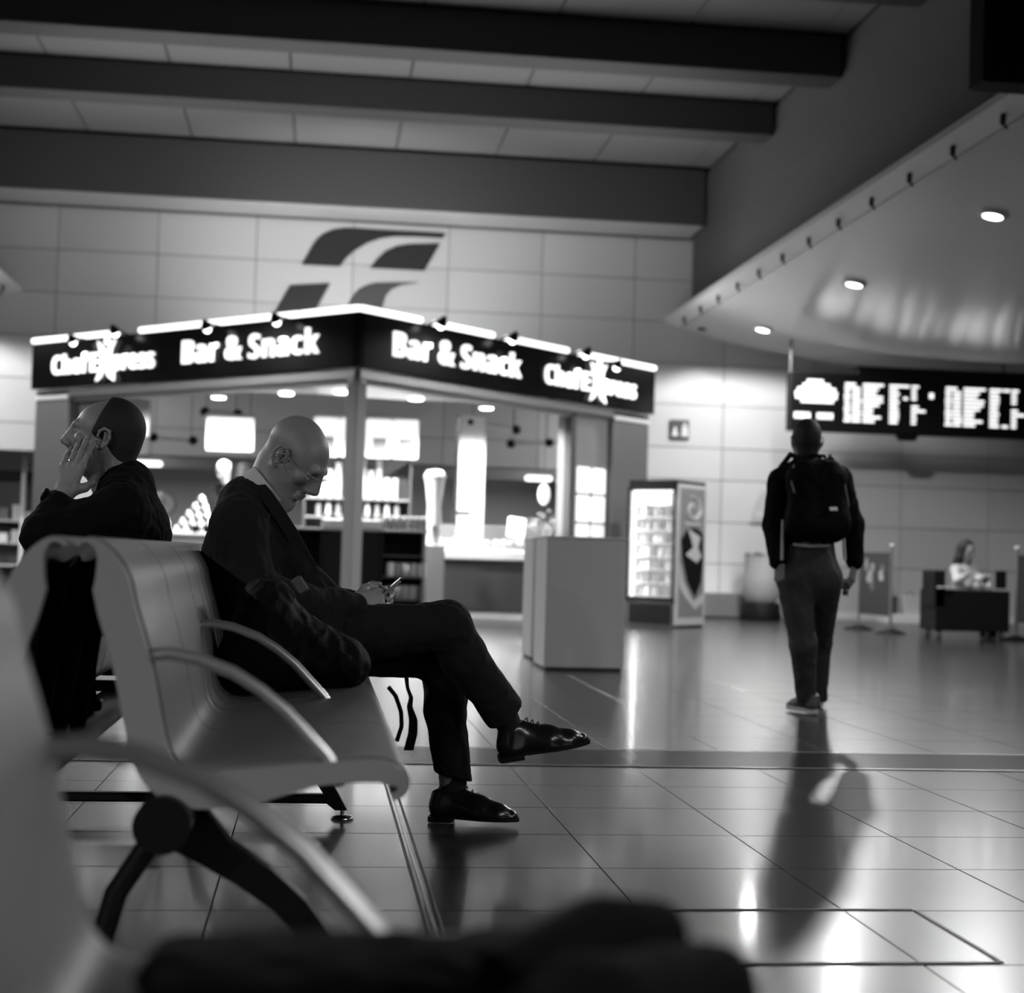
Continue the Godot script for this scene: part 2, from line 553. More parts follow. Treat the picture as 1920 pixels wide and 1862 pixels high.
func build_soffits() -> void:
	var prof := soffit_profile()
	for side in [1, -1]:
		var p := []
		for q in prof:
			p.append(Vector2(q.x if side == 1 else 0.8 - q.x, q.y))
		if side == -1:
			p = p.filter(func(q): return q.x > -14.2)
		var lip := []; var rest := []
		for q in p:
			var u: float = q.x if side == 1 else 0.8 - q.x
			if u < 5.59: lip.append(q)
			elif u > 5.66: rest.append(q)
		var ux := func(u): return u if side == 1 else 0.8 - u
		lip.append(Vector2(ux.call(5.615), 4.616)); rest.push_front(Vector2(ux.call(5.63), 4.61))
		var root := room("ceiling_right" if side == 1 else "ceiling_left")
		obj("soffit", mb().sheet(rest, -WALL_Z, 12.0, 0.05), M["gloss ceiling"], root)
		obj("lip", mb().sheet(lip, -WALL_Z, 12.0, 0.05), M["trim"], root)
		var s := float(side)
		var xs := 5.78 if side == 1 else 0.8 - 5.78
		obj("shelf", mb().box(Vector3(xs - s * 0.18, 4.735, -6.2), Vector3(0.42, 0.03, 36.4)), M["trim"], root)
		# upright fascia of long horizontal slats
		var fr := room("wall_slats_right" if side == 1 else "wall_slats_left")
		obj("backing", mb().box(Vector3(xs + s * 0.08, 5.85, -6.2), Vector3(0.06, 2.3, 36.4)), M["slat"], fr)
		var sm := mb().box(Vector3.ZERO, Vector3(0.03, 0.026, 36.3), 0.004).mesh()
		for k in 42:
			inst("slat", sm, M["slat"], fr, Transform3D(Basis.IDENTITY, Vector3(xs + s * 0.02, 4.78 + k * 0.05, -6.2)))
		# row of small black clips along the lip
		if side == 1:
			for k in 13:
				var c := thing("ceiling_clip", "small black bracket clipped under the pale edge of the lower ceiling", "bracket", Vector3(5.5, 4.64, -11.2 - k * 1.03), 0, "black brackets along the ceiling edge")
				obj("plate", mb().box(Vector3(0, -0.045, 0), Vector3(0.03, 0.1, 0.07), 0.006), M["black"], c)
				obj("arm", mb().tube([Vector3(0, -0.09, 0), Vector3(0.04, -0.13, 0)], 0.012, 6), M["black"], c)
		else:
			for k in 3:
				var c := thing("ceiling_clip", "small black bracket clipped under the opposite ceiling edge", "bracket", Vector3(-4.7, 4.64, -21.6 - k * 1.03), 0, "black brackets along the far ceiling edge")
				obj("plate", mb().box(Vector3(0, -0.045, 0), Vector3(0.03, 0.1, 0.07), 0.006), M["black"], c)
				obj("arm", mb().tube([Vector3(0, -0.09, 0), Vector3(-0.04, -0.13, 0)], 0.012, 6), M["black"], c)
	# recessed downlights in the right-hand lower ceiling, four metres apart; the row runs on over the camera
	for k in 9:
		var z := -22.57 + 4.0 * k
		var d := thing("ceiling_downlight", "round recessed downlight glowing in the glossy lower ceiling", "ceiling light", Vector3(6.47, 4.36, z), 0, "downlights in the lower ceiling")
		var tilt := Basis.from_euler(Vector3(0, 0, -0.2))
		obj("rim", mb().lathe([Vector2(0.1, -0.035), Vector2(0.14, -0.035), Vector2(0.145, -0.02), Vector2(0.145, 0.0)], 24, Vector3.ZERO, tilt), M["trim"], d)
		obj("lens", mb().lathe([Vector2(0.001, -0.045), Vector2(0.09, -0.038), Vector2(0.11, -0.025), Vector2(0.11, 0.0)], 24, Vector3.ZERO, tilt), M["lamp"], d)
		spot_light("downlight_lamp", Vector3(6.47, 4.29, z), Vector3(0, -1, 0), LAMP_E * [0.65, 1.0, 0.9, 0.7, 0.3, 0.2, 0.5, 1.0, 1.0][k], 82, 0.25, 0.1)
	for k in 9:
		var z := -22.57 + 4.0 * k
		var d := thing("ceiling_downlight", "round recessed downlight in the lower ceiling across the hall", "ceiling light", Vector3(0.8 - 6.47, 4.36, z), 0, "downlights across the hall")
		var tilt := Basis.from_euler(Vector3(0, 0, 0.2))
		obj("rim", mb().lathe([Vector2(0.1, -0.035), Vector2(0.14, -0.035), Vector2(0.145, -0.02), Vector2(0.145, 0.0)], 24, Vector3.ZERO, tilt), M["trim"], d)
		obj("lens", mb().lathe([Vector2(0.001, -0.045), Vector2(0.09, -0.038), Vector2(0.11, -0.025), Vector2(0.11, 0.0)], 24, Vector3.ZERO, tilt), M["lamp"], d)
		spot_light("downlight_lamp", Vector3(0.8 - 6.47, 4.29, z), Vector3(0, -1, 0), LAMP_E * [0.65, 0.8, 0.7, 0.6, 0.3, 0.2, 0.5, 1.0, 1.0][k], 82, 0.25, 0.1)
	# deep recessed lamps close to the end wall throw a sharp arc on it
	for sx in [5.9, 0.8 - 5.9]:
		var d := thing("wall_washer", "deeply recessed lamp washing the %s of the end wall" % ("right side" if sx > 0 else "left side"), "ceiling light", Vector3(sx, 4.53, -23.88))
		obj("rim", mb().lathe([Vector2(0.075, -0.04), Vector2(0.1, -0.04), Vector2(0.105, -0.03), Vector2(0.08, 0.02)], 20), M["black"], d)
		obj("lens", mb().lathe([Vector2(0.001, 0.0), Vector2(0.06, 0.0), Vector2(0.06, 0.02)], 16), M["lamp"], d)
		spot_light("wall_washer_lamp", Vector3(sx, 4.51, -23.88), Vector3(0, -1, -0.05), WASH_E, 44, 0.25, 0.05)
const WASH_E := 3.2
const LAMP_E := 16.0

# ---------------------------------------------------------------- the snack bar
const KIOSK := Vector3(0.39, 0, -17.6)
const KSIDE := 6.12
func sans(bold := true) -> Font:
	var f := SystemFont.new()
	f.font_names = PackedStringArray(["Droid Sans"])
	f.font_weight = 700 if bold else 400
	return f

func words(text: String, width: float, cap: float, depth: float, m: Material, parent: Node, called := "lettering", bold := true) -> MeshInstance3D:     # lower left of the letters at the origin, facing +z
	var t := TextMesh.new()
	t.text = text; t.font = sans(bold); t.font_size = 64; t.pixel_size = 0.01; t.depth = 0.1; t.curve_step = 2.0
	t.horizontal_alignment = HORIZONTAL_ALIGNMENT_LEFT
	var one := TextMesh.new()
	one.text = "B"; one.font = t.font; one.font_size = 64; one.pixel_size = 0.01; one.depth = 0.1
	one.horizontal_alignment = HORIZONTAL_ALIGNMENT_LEFT
	var bb := t.get_aabb(); var b1 := one.get_aabb()
	var sx := width / maxf(bb.size.x, 0.01); var sy := cap / maxf(b1.size.y, 0.01)
	var am := ArrayMesh.new()
	am.add_surface_from_arrays(Mesh.PRIMITIVE_TRIANGLES, t.get_mesh_arrays())
	var off := Vector3(-bb.position.x * sx, (b1.size.y * 0.5 - (b1.position.y + b1.size.y * 0.5) - b1.size.y * 0.0) * sy, 0)
	off.y = -b1.position.y * sy
	var o := inst(called, am, m, parent, Transform3D(Basis.from_scale(Vector3(sx, sy, depth / 0.1)), off))
	return o

func put(o: Node3D, x: Transform3D) -> void:
	o.transform = x * o.transform

func express(parent: Node3D, x: Transform3D, w: float) -> void:     # the second sign: two words round a leaping star-like X
	var m: Material = M["letters"]
	put(words("Chef", w * 0.36, 0.25, 0.03, m, parent), x)
	put(words("E", w * 0.09, 0.25, 0.03, m, parent), x * Transform3D(Basis.IDENTITY, Vector3(w * 0.39, 0, 0)))
	put(words("press", w * 0.4, 0.25, 0.03, m, parent), x * Transform3D(Basis.IDENTITY, Vector3(w * 0.6, 0, 0)))
	var star := PackedVector2Array([Vector2(-0.17, -0.16), Vector2(-0.07, -0.1), Vector2(0.0, 0.04), Vector2(0.08, -0.11), Vector2(0.2, -0.17), Vector2(0.12, -0.02), Vector2(0.09, 0.11), Vector2(0.13, 0.25), Vector2(0.2, 0.36), Vector2(0.1, 0.3), Vector2(0.03, 0.2), Vector2(-0.05, 0.28), Vector2(-0.16, 0.36), Vector2(-0.1, 0.22), Vector2(-0.07, 0.1), Vector2(-0.1, -0.03)])
	obj("star_letter", mb().prism(star, 0.035, x * Transform3D(Basis.IDENTITY, Vector3(w * 0.545, 0.03, 0.02))), m, parent)
	obj("star_hat", mb().ball(Vector3.ZERO, Vector3(0.07, 0.055, 0.02), 8, 12), m, parent, x * Transform3D(Basis.IDENTITY, Vector3(w * 0.56, 0.38, 0.02)))

func build_kiosk() -> void:
	var k := thing("snack_bar_kiosk", "corner snack bar with black lettered fascia and glowing white tube along its top", "kiosk", KIOSK, PI / 4)
	var L := KSIDE
	var fr := obj("fascia", mb().box(Vector3(L * 0.5, 3.26, -0.05), Vector3(L, 0.62, 0.1), 0.004), M["fascia"], k)
	var fl := obj("fascia", mb().box(Vector3(0.05, 3.26, -L * 0.5), Vector3(0.1, 0.62, L), 0.004), M["fascia"], k)
	obj("fascia_trim", mb().box(Vector3(L * 0.5 - 0.1, 2.88, -0.13), Vector3(L - 0.3, 0.13, 0.1), 0.02).box(Vector3(L * 0.5 - 0.1, 2.80, -0.2), Vector3(L - 0.4, 0.06, 0.1), 0.015), M["brushed"], k)
	obj("fascia_trim", mb().box(Vector3(0.13, 2.88, -L * 0.5 + 0.1), Vector3(0.1, 0.13, L - 0.3), 0.02).box(Vector3(0.2, 2.80, -L * 0.5 + 0.1), Vector3(0.1, 0.06, L - 0.4), 0.015), M["brushed"], k)
	# closing boards behind the fascia
	obj("roof", mb().prism(PackedVector2Array([Vector2(0.1, 0.1), Vector2(L - 0.1, 0.1), Vector2(L - 0.1, 9.4 - L), Vector2(9.4 - L, L - 0.1), Vector2(0.1, L - 0.1)]), 0.06, Transform3D(Basis(Vector3(1, 0, 0), Vector3(0, 0, -1), Vector3(0, 1, 0)), Vector3(0, 3.3, 0))), M["dark grey"], k)
	# lettering
	var face_r := Transform3D(Basis.IDENTITY, Vector3(0, 0, 0.02))
	var face_l := Transform3D(Basis(Vector3(0, 0, 1), Vector3.UP, Vector3(-1, 0, 0)), Vector3(-0.02, 0, 0))
	put(words("Bar & Snack", 2.4, 0.285, 0.03, M["letters"], fr), face_r * Transform3D(Basis.IDENTITY, Vector3(0.56, 3.13, 0)))
	express(fr, face_r * Transform3D(Basis.IDENTITY, Vector3(3.48, 3.12, 0)), 2.12)
	put(words("Bar & Snack", 2.37, 0.285, 0.03, M["letters"], fl), face_l * Transform3D(Basis.IDENTITY, Vector3(-2.98, 3.13, 0)))
	express(fl, face_l * Transform3D(Basis.IDENTITY, Vector3(-5.62, 3.12, 0)), 2.1)
	# glowing tubes along the top edge, each segment its own
	for s in [[0.0, 1.06], [1.28, 2.42], [2.66, 4.0], [4.24, 5.2], [5.21, L]]:
		obj("light_tube", mb().box(Vector3((s[0] + s[1]) * 0.5, 3.607, -0.01), Vector3(s[1] - s[0] - 0.012, 0.07, 0.09), 0.02), M["tube"], k)
	for s in [[0.0, 0.95], [0.96, 1.9], [1.91, 2.95], [2.96, 3.86], [4.3, 5.25], [5.26, L]]:
		obj("light_tube", mb().box(Vector3(0.01, 3.607, -(s[0] + s[1]) * 0.5), Vector3(0.09, 0.07, s[1] - s[0] - 0.012), 0.02), M["tube"], k)
	# the tubes' own light, just above their glowing faces
	var kb := Basis.from_euler(Vector3(0, PI / 4, 0))
	area_light("tube_lamp", KIOSK + kb * Vector3(L * 0.5, 3.66, -0.02), kb * Vector3(0, 1, 0.0), Vector2(0.08, L), TUBE_E).rotate_object_local(Vector3.FORWARD, PI / 4)
	area_light("tube_lamp", KIOSK + kb * Vector3(0.02, 3.66, -L * 0.5), kb * Vector3(0, 1, 0.0), Vector2(L, 0.08), TUBE_E).rotate_object_local(Vector3.FORWARD, PI / 4)
	# floodlights on the roof, hidden by the fascia, wash the end wall above the bar
	for q in [Vector3(2.1, 3.33, -3.2), Vector3(3.2, 3.33, -2.1)]:
		var w: Vector3 = KIOSK + kb * q
		var aim: Vector3 = Vector3(0.5, 5.0, -24.4) - (w + Vector3(0, 0.2, 0))
		var fl2 := obj("roof_floodlight", mb().box(q + Vector3(0, 0.1, 0), Vector3(0.26, 0.2, 0.26), 0.02), M["black"], k)
		obj("flood_lens", mb().box(q + Vector3(0, 0.215, 0), Vector3(0.22, 0.02, 0.22), 0.005), M["lamp"], fl2)
		spot_light("roof_flood_lamp", w + Vector3(0, 0.26, 0), aim, FLOOD_E, 60, 0.8, 0.1)
	# spotlights on short arms in front of the fascia
	for t in [1.17, 2.54, 4.12, 4.85]:
		kiosk_spot(k, kb, Vector3(t, 3.55 if t < 4.5 else 3.47, 0.2), Vector3(0, -0.9, -0.5), Vector3(t, 3.56, -0.02))
	for t in [1.13, 2.33, 4.08, 4.95]:
		kiosk_spot(k, kb, Vector3(-0.2, 3.5 if t != 4.08 else 3.56, -t), Vector3(0.5, -0.9, 0), Vector3(0.02, 3.56, -t))
	# corner column, end cabinets and posts
	obj("column", mb().box(Vector3(0.2, 1.42, -0.2), Vector3(0.17, 2.84, 0.17), 0.01), M["column pale"], k)
	obj("end_cabinet", mb().box(Vector3(5.66, 1.47, -0.5), Vector3(0.9, 2.94, 0.84), 0.01), M["column grey"], k)
	obj("cabinet_trim", mb().box(Vector3(5.66, 2.83, -0.075), Vector3(0.88, 0.06, 0.03), 0.008), M["trim"], k)
	var mp := obj("menu_panel", mb().box(Vector3(4.83, 1.47, -0.32), Vector3(0.76, 2.94, 0.3), 0.01), M["mid grey"], k)
	for r in 3:
		for c in 2:
			var s := obj("menu_sheet", mb().box(Vector3(4.64 + c * 0.36, 1.93 - r * 0.39, -0.155), Vector3(0.31, 0.35, 0.02), 0.012), M["soft lightbox"], mp)
	obj("post", mb().box(Vector3(4.37, 1.42, -0.2), Vector3(0.12, 2.84, 0.12), 0.01), M["dark grey"], k)
	obj("end_cabinet", mb().box(Vector3(0.5, 1.47, -5.74), Vector3(0.84, 2.94, 0.74), 0.01), M["column grey"], k)
	obj("cabinet_trim", mb().box(Vector3(0.075, 2.83, -5.74), Vector3(0.03, 0.06, 0.73), 0.008), M["trim"], k)
	obj("end_recess", mb().box(Vector3(0.55, 2.58, -5.0), Vector3(0.6, 0.5, 0.74), 0.01), M["column grey"], k)
	# inner ceiling with a wavy edge and its downlights
	var wavy := PackedVector2Array([Vector2(0.15, 0.15), Vector2(5.7, 0.15), Vector2(5.6, 0.5), Vector2(4.9, 0.62), Vector2(4.2, 0.55), Vector2(3.6, 0.75), Vector2(3.1, 1.2), Vector2(2.75, 1.7), Vector2(2.2, 2.0), Vector2(1.6, 2.3), Vector2(1.2, 2.9), Vector2(0.75, 3.5), Vector2(0.55, 4.2), Vector2(0.62, 4.9), Vector2(0.5, 5.6), Vector2(0.15, 5.7)])
	obj("bar_ceiling", mb().prism(wavy, 0.05, Transform3D(Basis(Vector3(1, 0, 0), Vector3(0, 0, -1), Vector3(0, 1, 0)), Vector3(0, 2.92, 0))), M["white"], k)
	for p in [Vector2(780, 748), Vector2(912, 765), Vector2(410, 745), Vector2(537, 738), Vector2(640, 735)]:
		var w := ony(p.x, p.y, 2.885)
		var q := kb.inverse() * (w - KIOSK)
		obj("ceiling_lamp", mb().lathe([Vector2(0.001, -0.02), Vector2(0.08, -0.018), Vector2(0.095, 0.0)], 18, q), M["lamp"], k)
		spot_light("bar_lamp", w - Vector3(0, 0.04, 0), Vector3(0, -1, 0), BAR_E, 80, 0.3, 0.08)

const TUBE_E := 8.0
const FLOOD_E := 7.0
const BAR_E := 14.0
func kiosk_spot(k: Node3D, kb: Basis, at: Vector3, aim: Vector3, foot: Vector3) -> void:
	var s := obj("spotlight", mb().lathe([Vector2(0.05, 0.0), Vector2(0.062, 0.01), Vector2(0.06, 0.05), Vector2(0.03, 0.1), Vector2(0.012, 0.12)], 14, at, Basis.looking_at(aim, Vector3.UP if absf(aim.x) + absf(aim.z) > 0.1 else Vector3.RIGHT) * Basis.from_euler(Vector3(PI / 2, 0, 0))).tube([foot, foot.lerp(at, 0.6) + Vector3(0, 0.04, 0), at - aim.normalized() * 0.1], 0.014, 6), M["black"], k)
	obj("spot_lens", mb().ball(at + aim.normalized() * 0.004, Vector3(0.05, 0.05, 0.05), 6, 12), M["spot lens"], s)
	spot_light("fascia_spot_lamp", KIOSK + kb * (at + aim.normalized() * 0.07), kb * aim, 0.35, 42, 0.6, 0.03)

func pxbox(called: String, x0: float, y0: float, x1: float, y1: float, z: float, depth: float, m: Material, parent: Node = self, bevel := 0.01) -> MeshInstance3D:    # a box whose front face, z metres down the hall, shows between these pixels
	var a := onz(x0, (y0 + y1) * 0.5, z); var b := onz(x1, (y0 + y1) * 0.5, z)
	var t := onz((x0 + x1) * 0.5, y0, z); var u := onz((x0 + x1) * 0.5, y1, z)
	var s := Vector3(b.x - a.x, t.y - u.y, depth)
	var at := Vector3((a.x + b.x) * 0.5, u.y, -z - depth * 0.5)
	var where: Vector3 = at - (parent as Node3D).global_position if parent != self else at
	return obj(called, mb().box(Vector3(0, s.y * 0.5, 0), s, bevel), m, parent, Transform3D(Basis.IDENTITY, where))

func build_bar() -> void:
	# serving counter
	var z := 21.3
	var c := thing("bar_counter", "dark fronted bar counter with pale worktop inside the snack bar", "counter", Vector3(onz(900, 1160, z).x, 0, -z))
	var xl := onz(806, 1100, z).x - c.position.x; var xr := onz(1040, 1100, z).x - c.position.x
	obj("front", mb().box(Vector3((xl + xr) * 0.5, 0.45, -0.35), Vector3(xr - xl, 0.7, 0.7), 0.01), M["dark counter"], c)
	obj("worktop", mb().box(Vector3((xl + xr) * 0.5, 0.87, -0.33), Vector3(xr - xl + 0.06, 0.14, 0.8), 0.02), M["white"], c)
	obj("plinth", mb().box(Vector3((xl + xr) * 0.5, 0.05, -0.3), Vector3(xr - xl - 0.02, 0.1, 0.56), 0.005), M["trim"], c)
	var base := Vector3(c.position.x, 0.94, -z - 0.35)
	# glass pastry case on the counter
	var g := thing("pastry_case", "low glass pastry case standing on the dark bar counter", "display case", base)
	obj("tray", mb().box(Vector3((xl + xr) * 0.5, 0.015, 0), Vector3(xr - xl - 0.1, 0.03, 0.5), 0.006), M["steel"], g)
	obj("top_glass", mb().box(Vector3((xl + xr) * 0.5, 0.33, 0), Vector3(xr - xl - 0.1, 0.012, 0.5), 0.003), glass("case glass", 0.12), g)
	obj("front_glass", mb().box(Vector3((xl + xr) * 0.5, 0.18, 0.24), Vector3(xr - xl - 0.1, 0.3, 0.008), 0.002), M["case glass"], g)
	for i in 4:
		obj("upright", mb().box(Vector3(lerpf(xl + 0.06, xr - 0.06, i / 3.0), 0.17, 0.23), Vector3(0.02, 0.32, 0.02), 0.003), M["steel"], g)
	var rng := RandomNumberGenerator.new(); rng.seed = 4
	for i in 14:
		var p := base + Vector3(lerpf(xl + 0.12, xr - 0.12, i / 13.0), 0.031, 0.08 + 0.06 * (i % 2))
		var r := rng.randf_range(0.045, 0.065)
		tag(obj("pastry", mb().ball(Vector3(0, r * 1.1, 0), Vector3(r, r * 1.1, r), 6, 10), M["white"] if i % 3 else M["light grey"], self, Transform3D(Basis.from_euler(Vector3(0, i, 0)), p)), "pale round pastry in the glass case on the bar", "pastry", "pastries in the glass case")
	# till screen, lantern, plant on the counter
	var tp := onz(970, 1003, 21.8)
	var t := thing("till_screen", "white till screen tilted back on a stand at the bar", "screen", Vector3(tp.x, 0.94, -21.95))
	obj("stand", mb().box(Vector3(0, 0.1, 0), Vector3(0.06, 0.2, 0.06), 0.01).box(Vector3(0, 0.01, 0), Vector3(0.2, 0.02, 0.16), 0.005), M["mid grey"], t)
	obj("display", mb().box(Vector3(0, 0.33, 0.02), Vector3(0.25, 0.3, 0.025), 0.008, Basis.from_euler(Vector3(-0.3, 0, -0.12))), M["soft lightbox"], t)
	var fp := onz(1022, 1003, 22.0)
	var pot := thing("potted_plant", "bushy grey leaved plant in a pot at the end of the bar", "plant", Vector3(fp.x, 0.94, -22.1))
	obj("pot", mb().lathe([Vector2(0.07, 0), Vector2(0.1, 0.16), Vector2(0.11, 0.17), Vector2(0.09, 0.17)], 14), M["light grey"], pot)
	var fol := mb()
	for i in 46:
		var d := Vector3(rng.randfn(), rng.randfn() * 0.7 + 0.4, rng.randfn()).normalized()
		var q := Vector3(0, 0.34, 0) + d * rng.randf_range(0.1, 0.26)
		fol.ball(q, Vector3(0.055, 0.012, 0.03), 4, 6, Basis(Quaternion(Vector3.UP, (d + Vector3(0, 0.6, 0)).normalized())) * Basis.from_euler(Vector3(0, rng.randf() * TAU, 0)))
	fol.tube([Vector3(0, 0.15, 0), Vector3(0, 0.36, 0)], 0.02, 6)
	obj("foliage", fol, M["leaf"], pot)
	var lp := onz(1020, 927, 22.5)
	var lan := thing("paper_lantern", "white oval paper lantern hanging behind the bar", "lantern", lp)
	obj("shade", mb().lathe([Vector2(0.03, -0.15), Vector2(0.075, -0.09), Vector2(0.09, 0.0), Vector2(0.075, 0.09), Vector2(0.03, 0.15)], 14), M["soft lightbox"], lan)
	obj("cord", mb().tube([Vector3(0, 0.15, 0), Vector3(0, 3.27 - lp.y, 0)], 0.006, 5), M["dark grey"], lan)
	# drinks dispenser
	var dp := onz(813, 1010, 20.6)
	var d := thing("juice_dispenser", "tall grey drinks dispenser with tapered body beside the counter", "dispenser", Vector3(dp.x, 0, -20.7))
	obj("cabinet", mb().box(Vector3(0, 0.5, 0), Vector3(0.3, 1.0, 0.34), 0.02), M["mid grey"], d)
	obj("body", mb().lathe([Vector2(0.09, 1.0), Vector2(0.1, 1.25), Vector2(0.085, 1.5), Vector2(0.12, 1.78), Vector2(0.135, 1.86)], 16), M["light grey"], d)
	obj("hood", mb().lathe([Vector2(0.14, 1.86), Vector2(0.15, 1.9), Vector2(0.1, 1.97), Vector2(0.02, 1.99)], 16), M["brushed"], d)
	obj("tap", mb().box(Vector3(0, 1.2, 0.13), Vector3(0.05, 0.1, 0.08), 0.01).tube([Vector3(0, 1.18, 0.17), Vector3(0, 1.1, 0.18)], 0.015, 8), M["dark grey"], d)
	# white pillar with a poster and a chrome rail in front
	var pl := thing("bar_pillar", "bright white pillar carrying a notice inside the snack bar", "pillar", Vector3(onz(890, 900, 22.0).x, 0, -22.75))
	obj("shaft", mb().box(Vector3(0, 1.45, 0), Vector3(0.4, 2.9, 0.4), 0.015), M["white"], pl)
	obj("notice", mb().box(Vector3(0.02, 1.93, 0.205), Vector3(0.26, 0.38, 0.012), 0.003), M["light grey"], pl)
	obj("name_plate", mb().box(Vector3(-0.12, 1.47, 0.205), Vector3(0.26, 0.06, 0.02), 0.004), M["dark grey"], pl)
	var cr := thing("chrome_rail", "shiny chrome upright pole in front of the white bar pillar", "pole", Vector3(onz(856, 900, 22.3).x, 0, -22.3))
	obj("pole", mb().tube([Vector3(0, 0.0, 0), Vector3(0, 2.86, 0)], 0.028, 12), M["chrome"], cr)
	obj("foot", mb().lathe([Vector2(0.07, 0.0), Vector2(0.06, 0.04), Vector2(0.03, 0.05)], 12), M["chrome"], cr)
	# back-lit menu boards over the shelf
	var mz := 22.2
	var rack := thing("menu_lightbox", "row of glowing white menu boards with food pictures above the bar", "menu board", Vector3(onz(690, 856, mz).x, onz(690, 856, mz).y, -mz))
	for i in 4:
		var bo := pxbox("board", 588 + i * 49.5, 783 + i * 1.6, 636 + i * 49.5, 856 + i * 1.6, mz, 0.08, M["soft lightbox"], rack, 0.02)
		pxbox("food_picture", 600 + i * 49.5, 818 + i * 1.6, 626 + i * 49.5, 842 + i * 1.6, mz - 0.012, 0.012, M["light grey"], bo, 0.003).position -= Vector3(0, 0, 0)
	pxbox("frame", 583, 777, 792, 784, mz - 0.01, 0.1, M["light grey"], rack)
	area_light("menu_lamp", onz(690, 822, mz - 0.05), Vector3(0, -0.3, 1), Vector2(1.4, 0.5), 1.2)
	var sb := thing("menu_lightbox", "single glowing white blank board beside the grey wall of the bar", "menu board", onz(430, 848, 22.2))
	pxbox("board", 386, 783, 476, 846, 22.2, 0.08, M["soft lightbox"], sb, 0.02)
	pxbox("rail", 384, 776, 480, 783, 22.19, 0.1, M["light grey"], sb)
	# dark back shelf with stacks of paper cups and bottles
	var sh := thing("back_shelf", "dark shelf unit behind the bar under the menu boards", "shelf", Vector3(onz(670, 930, 22.6).x, 0, -22.7))
	var sw := 1.5
	obj("back_board", mb().box(Vector3(0, 1.2, -0.25), Vector3(sw, 2.4, 0.04), 0.005), M["dark grey"], sh)
	for y in [0.9, 1.35, 1.62]:
		obj("shelf_board", mb().box(Vector3(0, y, 0), Vector3(sw, 0.03, 0.46), 0.005), M["mid grey"], sh)
	for s in [-1, 1]:
		obj("side_board", mb().box(Vector3(s * sw * 0.5, 1.1, 0), Vector3(0.03, 2.2, 0.48), 0.005), M["dark grey"], sh)
	var sp := sh.position
	for i in 10:
		var hgt := [0.42, 0.5, 0.36, 0.45, 0.55, 0.52, 0.38, 0.5, 0.3, 0.26][i] as float
		var cup := mb()
		var y := 0.0
		while y < hgt:
			cup.lathe([Vector2(0.035, y), Vector2(0.045, y + 0.05), Vector2(0.047, y + 0.055)], 10); y += 0.05
		tag(obj("cup_stack", cup, M["white"], self, Transform3D(Basis.IDENTITY, Vector3(sp.x - 0.62 + i * 0.115 + (0.12 if i > 4 else 0.0), 1.635, sp.z + 0.06))), "tall stack of white paper cups on the dark back shelf", "cups", "paper cup stacks on the back shelf")
	for i in 9:
		tag(obj("bottle", mb().lathe([Vector2(0.035, 0), Vector2(0.038, 0.02), Vector2(0.038, 0.16), Vector2(0.014, 0.22), Vector2(0.013, 0.27)], 12), M["light grey"] if i % 2 else M["mid grey"], self, Transform3D(Basis.IDENTITY, Vector3(sp.x - 0.55 + i * 0.14, 1.366, sp.z + 0.08))), "small bottle on the middle board of the dark back shelf", "bottle", "bottles on the back shelf")
	build_snack_rack()
	# pale left counter with cups, coffee machine and a pyramid of meringues
	var lz := 20.6
	var lc := thing("bar_counter", "pale fronted counter on the coffee side of the snack bar", "counter", Vector3(onz(400, 1000, lz).x, 0, -lz))
	obj("front", mb().box(Vector3(-0.1, 0.5, -0.35), Vector3(2.2, 1.0, 0.66), 0.01), M["white"], lc)
	obj("worktop", mb().box(Vector3(-0.1, 1.03, -0.33), Vector3(2.26, 0.05, 0.76), 0.012), M["light grey"], lc)
	var top := Vector3(lc.position.x, 1.056, -lz - 0.3)
	var tier := 0
	for n in [5, 4, 3, 2, 1]:
		for i in n:
			var p := onz(365, 985, lz + 0.3)
			tag(obj("meringue", mb().lathe([Vector2(0.05, 0), Vector2(0.054, 0.025), Vector2(0.04, 0.065), Vector2(0.012, 0.098)], 10), M["white"], self, Transform3D(Basis.IDENTITY, Vector3(p.x + (i - (n - 1) * 0.5) * 0.115 + tier * 0.02, 1.056 + tier * 0.1, -lz - 0.28 - 0.02 * (i % 2)))), "white meringue in the pyramid on the pale counter", "meringue", "meringue pyramid on the counter")
		tier += 1
	for q in [Vector2(300, 952), Vector2(330, 985)]:
		pass
	for i in 3:
		var p := onz([366, 388, 408][i], 975, lz - 0.02)
		var cp := thing("coffee_cup", "small black coffee cup with handle on the pale counter", "cup", Vector3(p.x, 1.056, -lz - 0.05), 0, "coffee cups on the pale counter")
		obj("bowl", mb().lathe([Vector2(0.03, 0), Vector2(0.05, 0.04), Vector2(0.055, 0.09)], 12), M["black"], cp)
		obj("handle", mb().tube([Vector3(0.05, 0.07, 0), Vector3(0.085, 0.06, 0), Vector3(0.08, 0.03, 0), Vector3(0.045, 0.025, 0)], 0.008, 6), M["black"], cp)
	var jp := onz(306, 1000, lz + 0.1)
	var jar := thing("glass_jar", "clear glass jar with a bright lid on the pale counter", "jar", Vector3(jp.x, 1.056, -lz - 0.2))
	obj("jar_body", mb().lathe([Vector2(0.06, 0), Vector2(0.07, 0.03), Vector2(0.07, 0.13), Vector2(0.05, 0.16)], 14), M["white"], jar)
	obj("lid", mb().lathe([Vector2(0.055, 0.16), Vector2(0.055, 0.19), Vector2(0.01, 0.2)], 14), M["steel"], jar)
	# hanging rails with black end caps, seen through both openings
	var rails := [[288, 820, 362, 826, 23.4], [384, 772, 446, 776, 23.0], [882, 792, 968, 806, 22.6], [958, 832, 1030, 830, 23.6]]
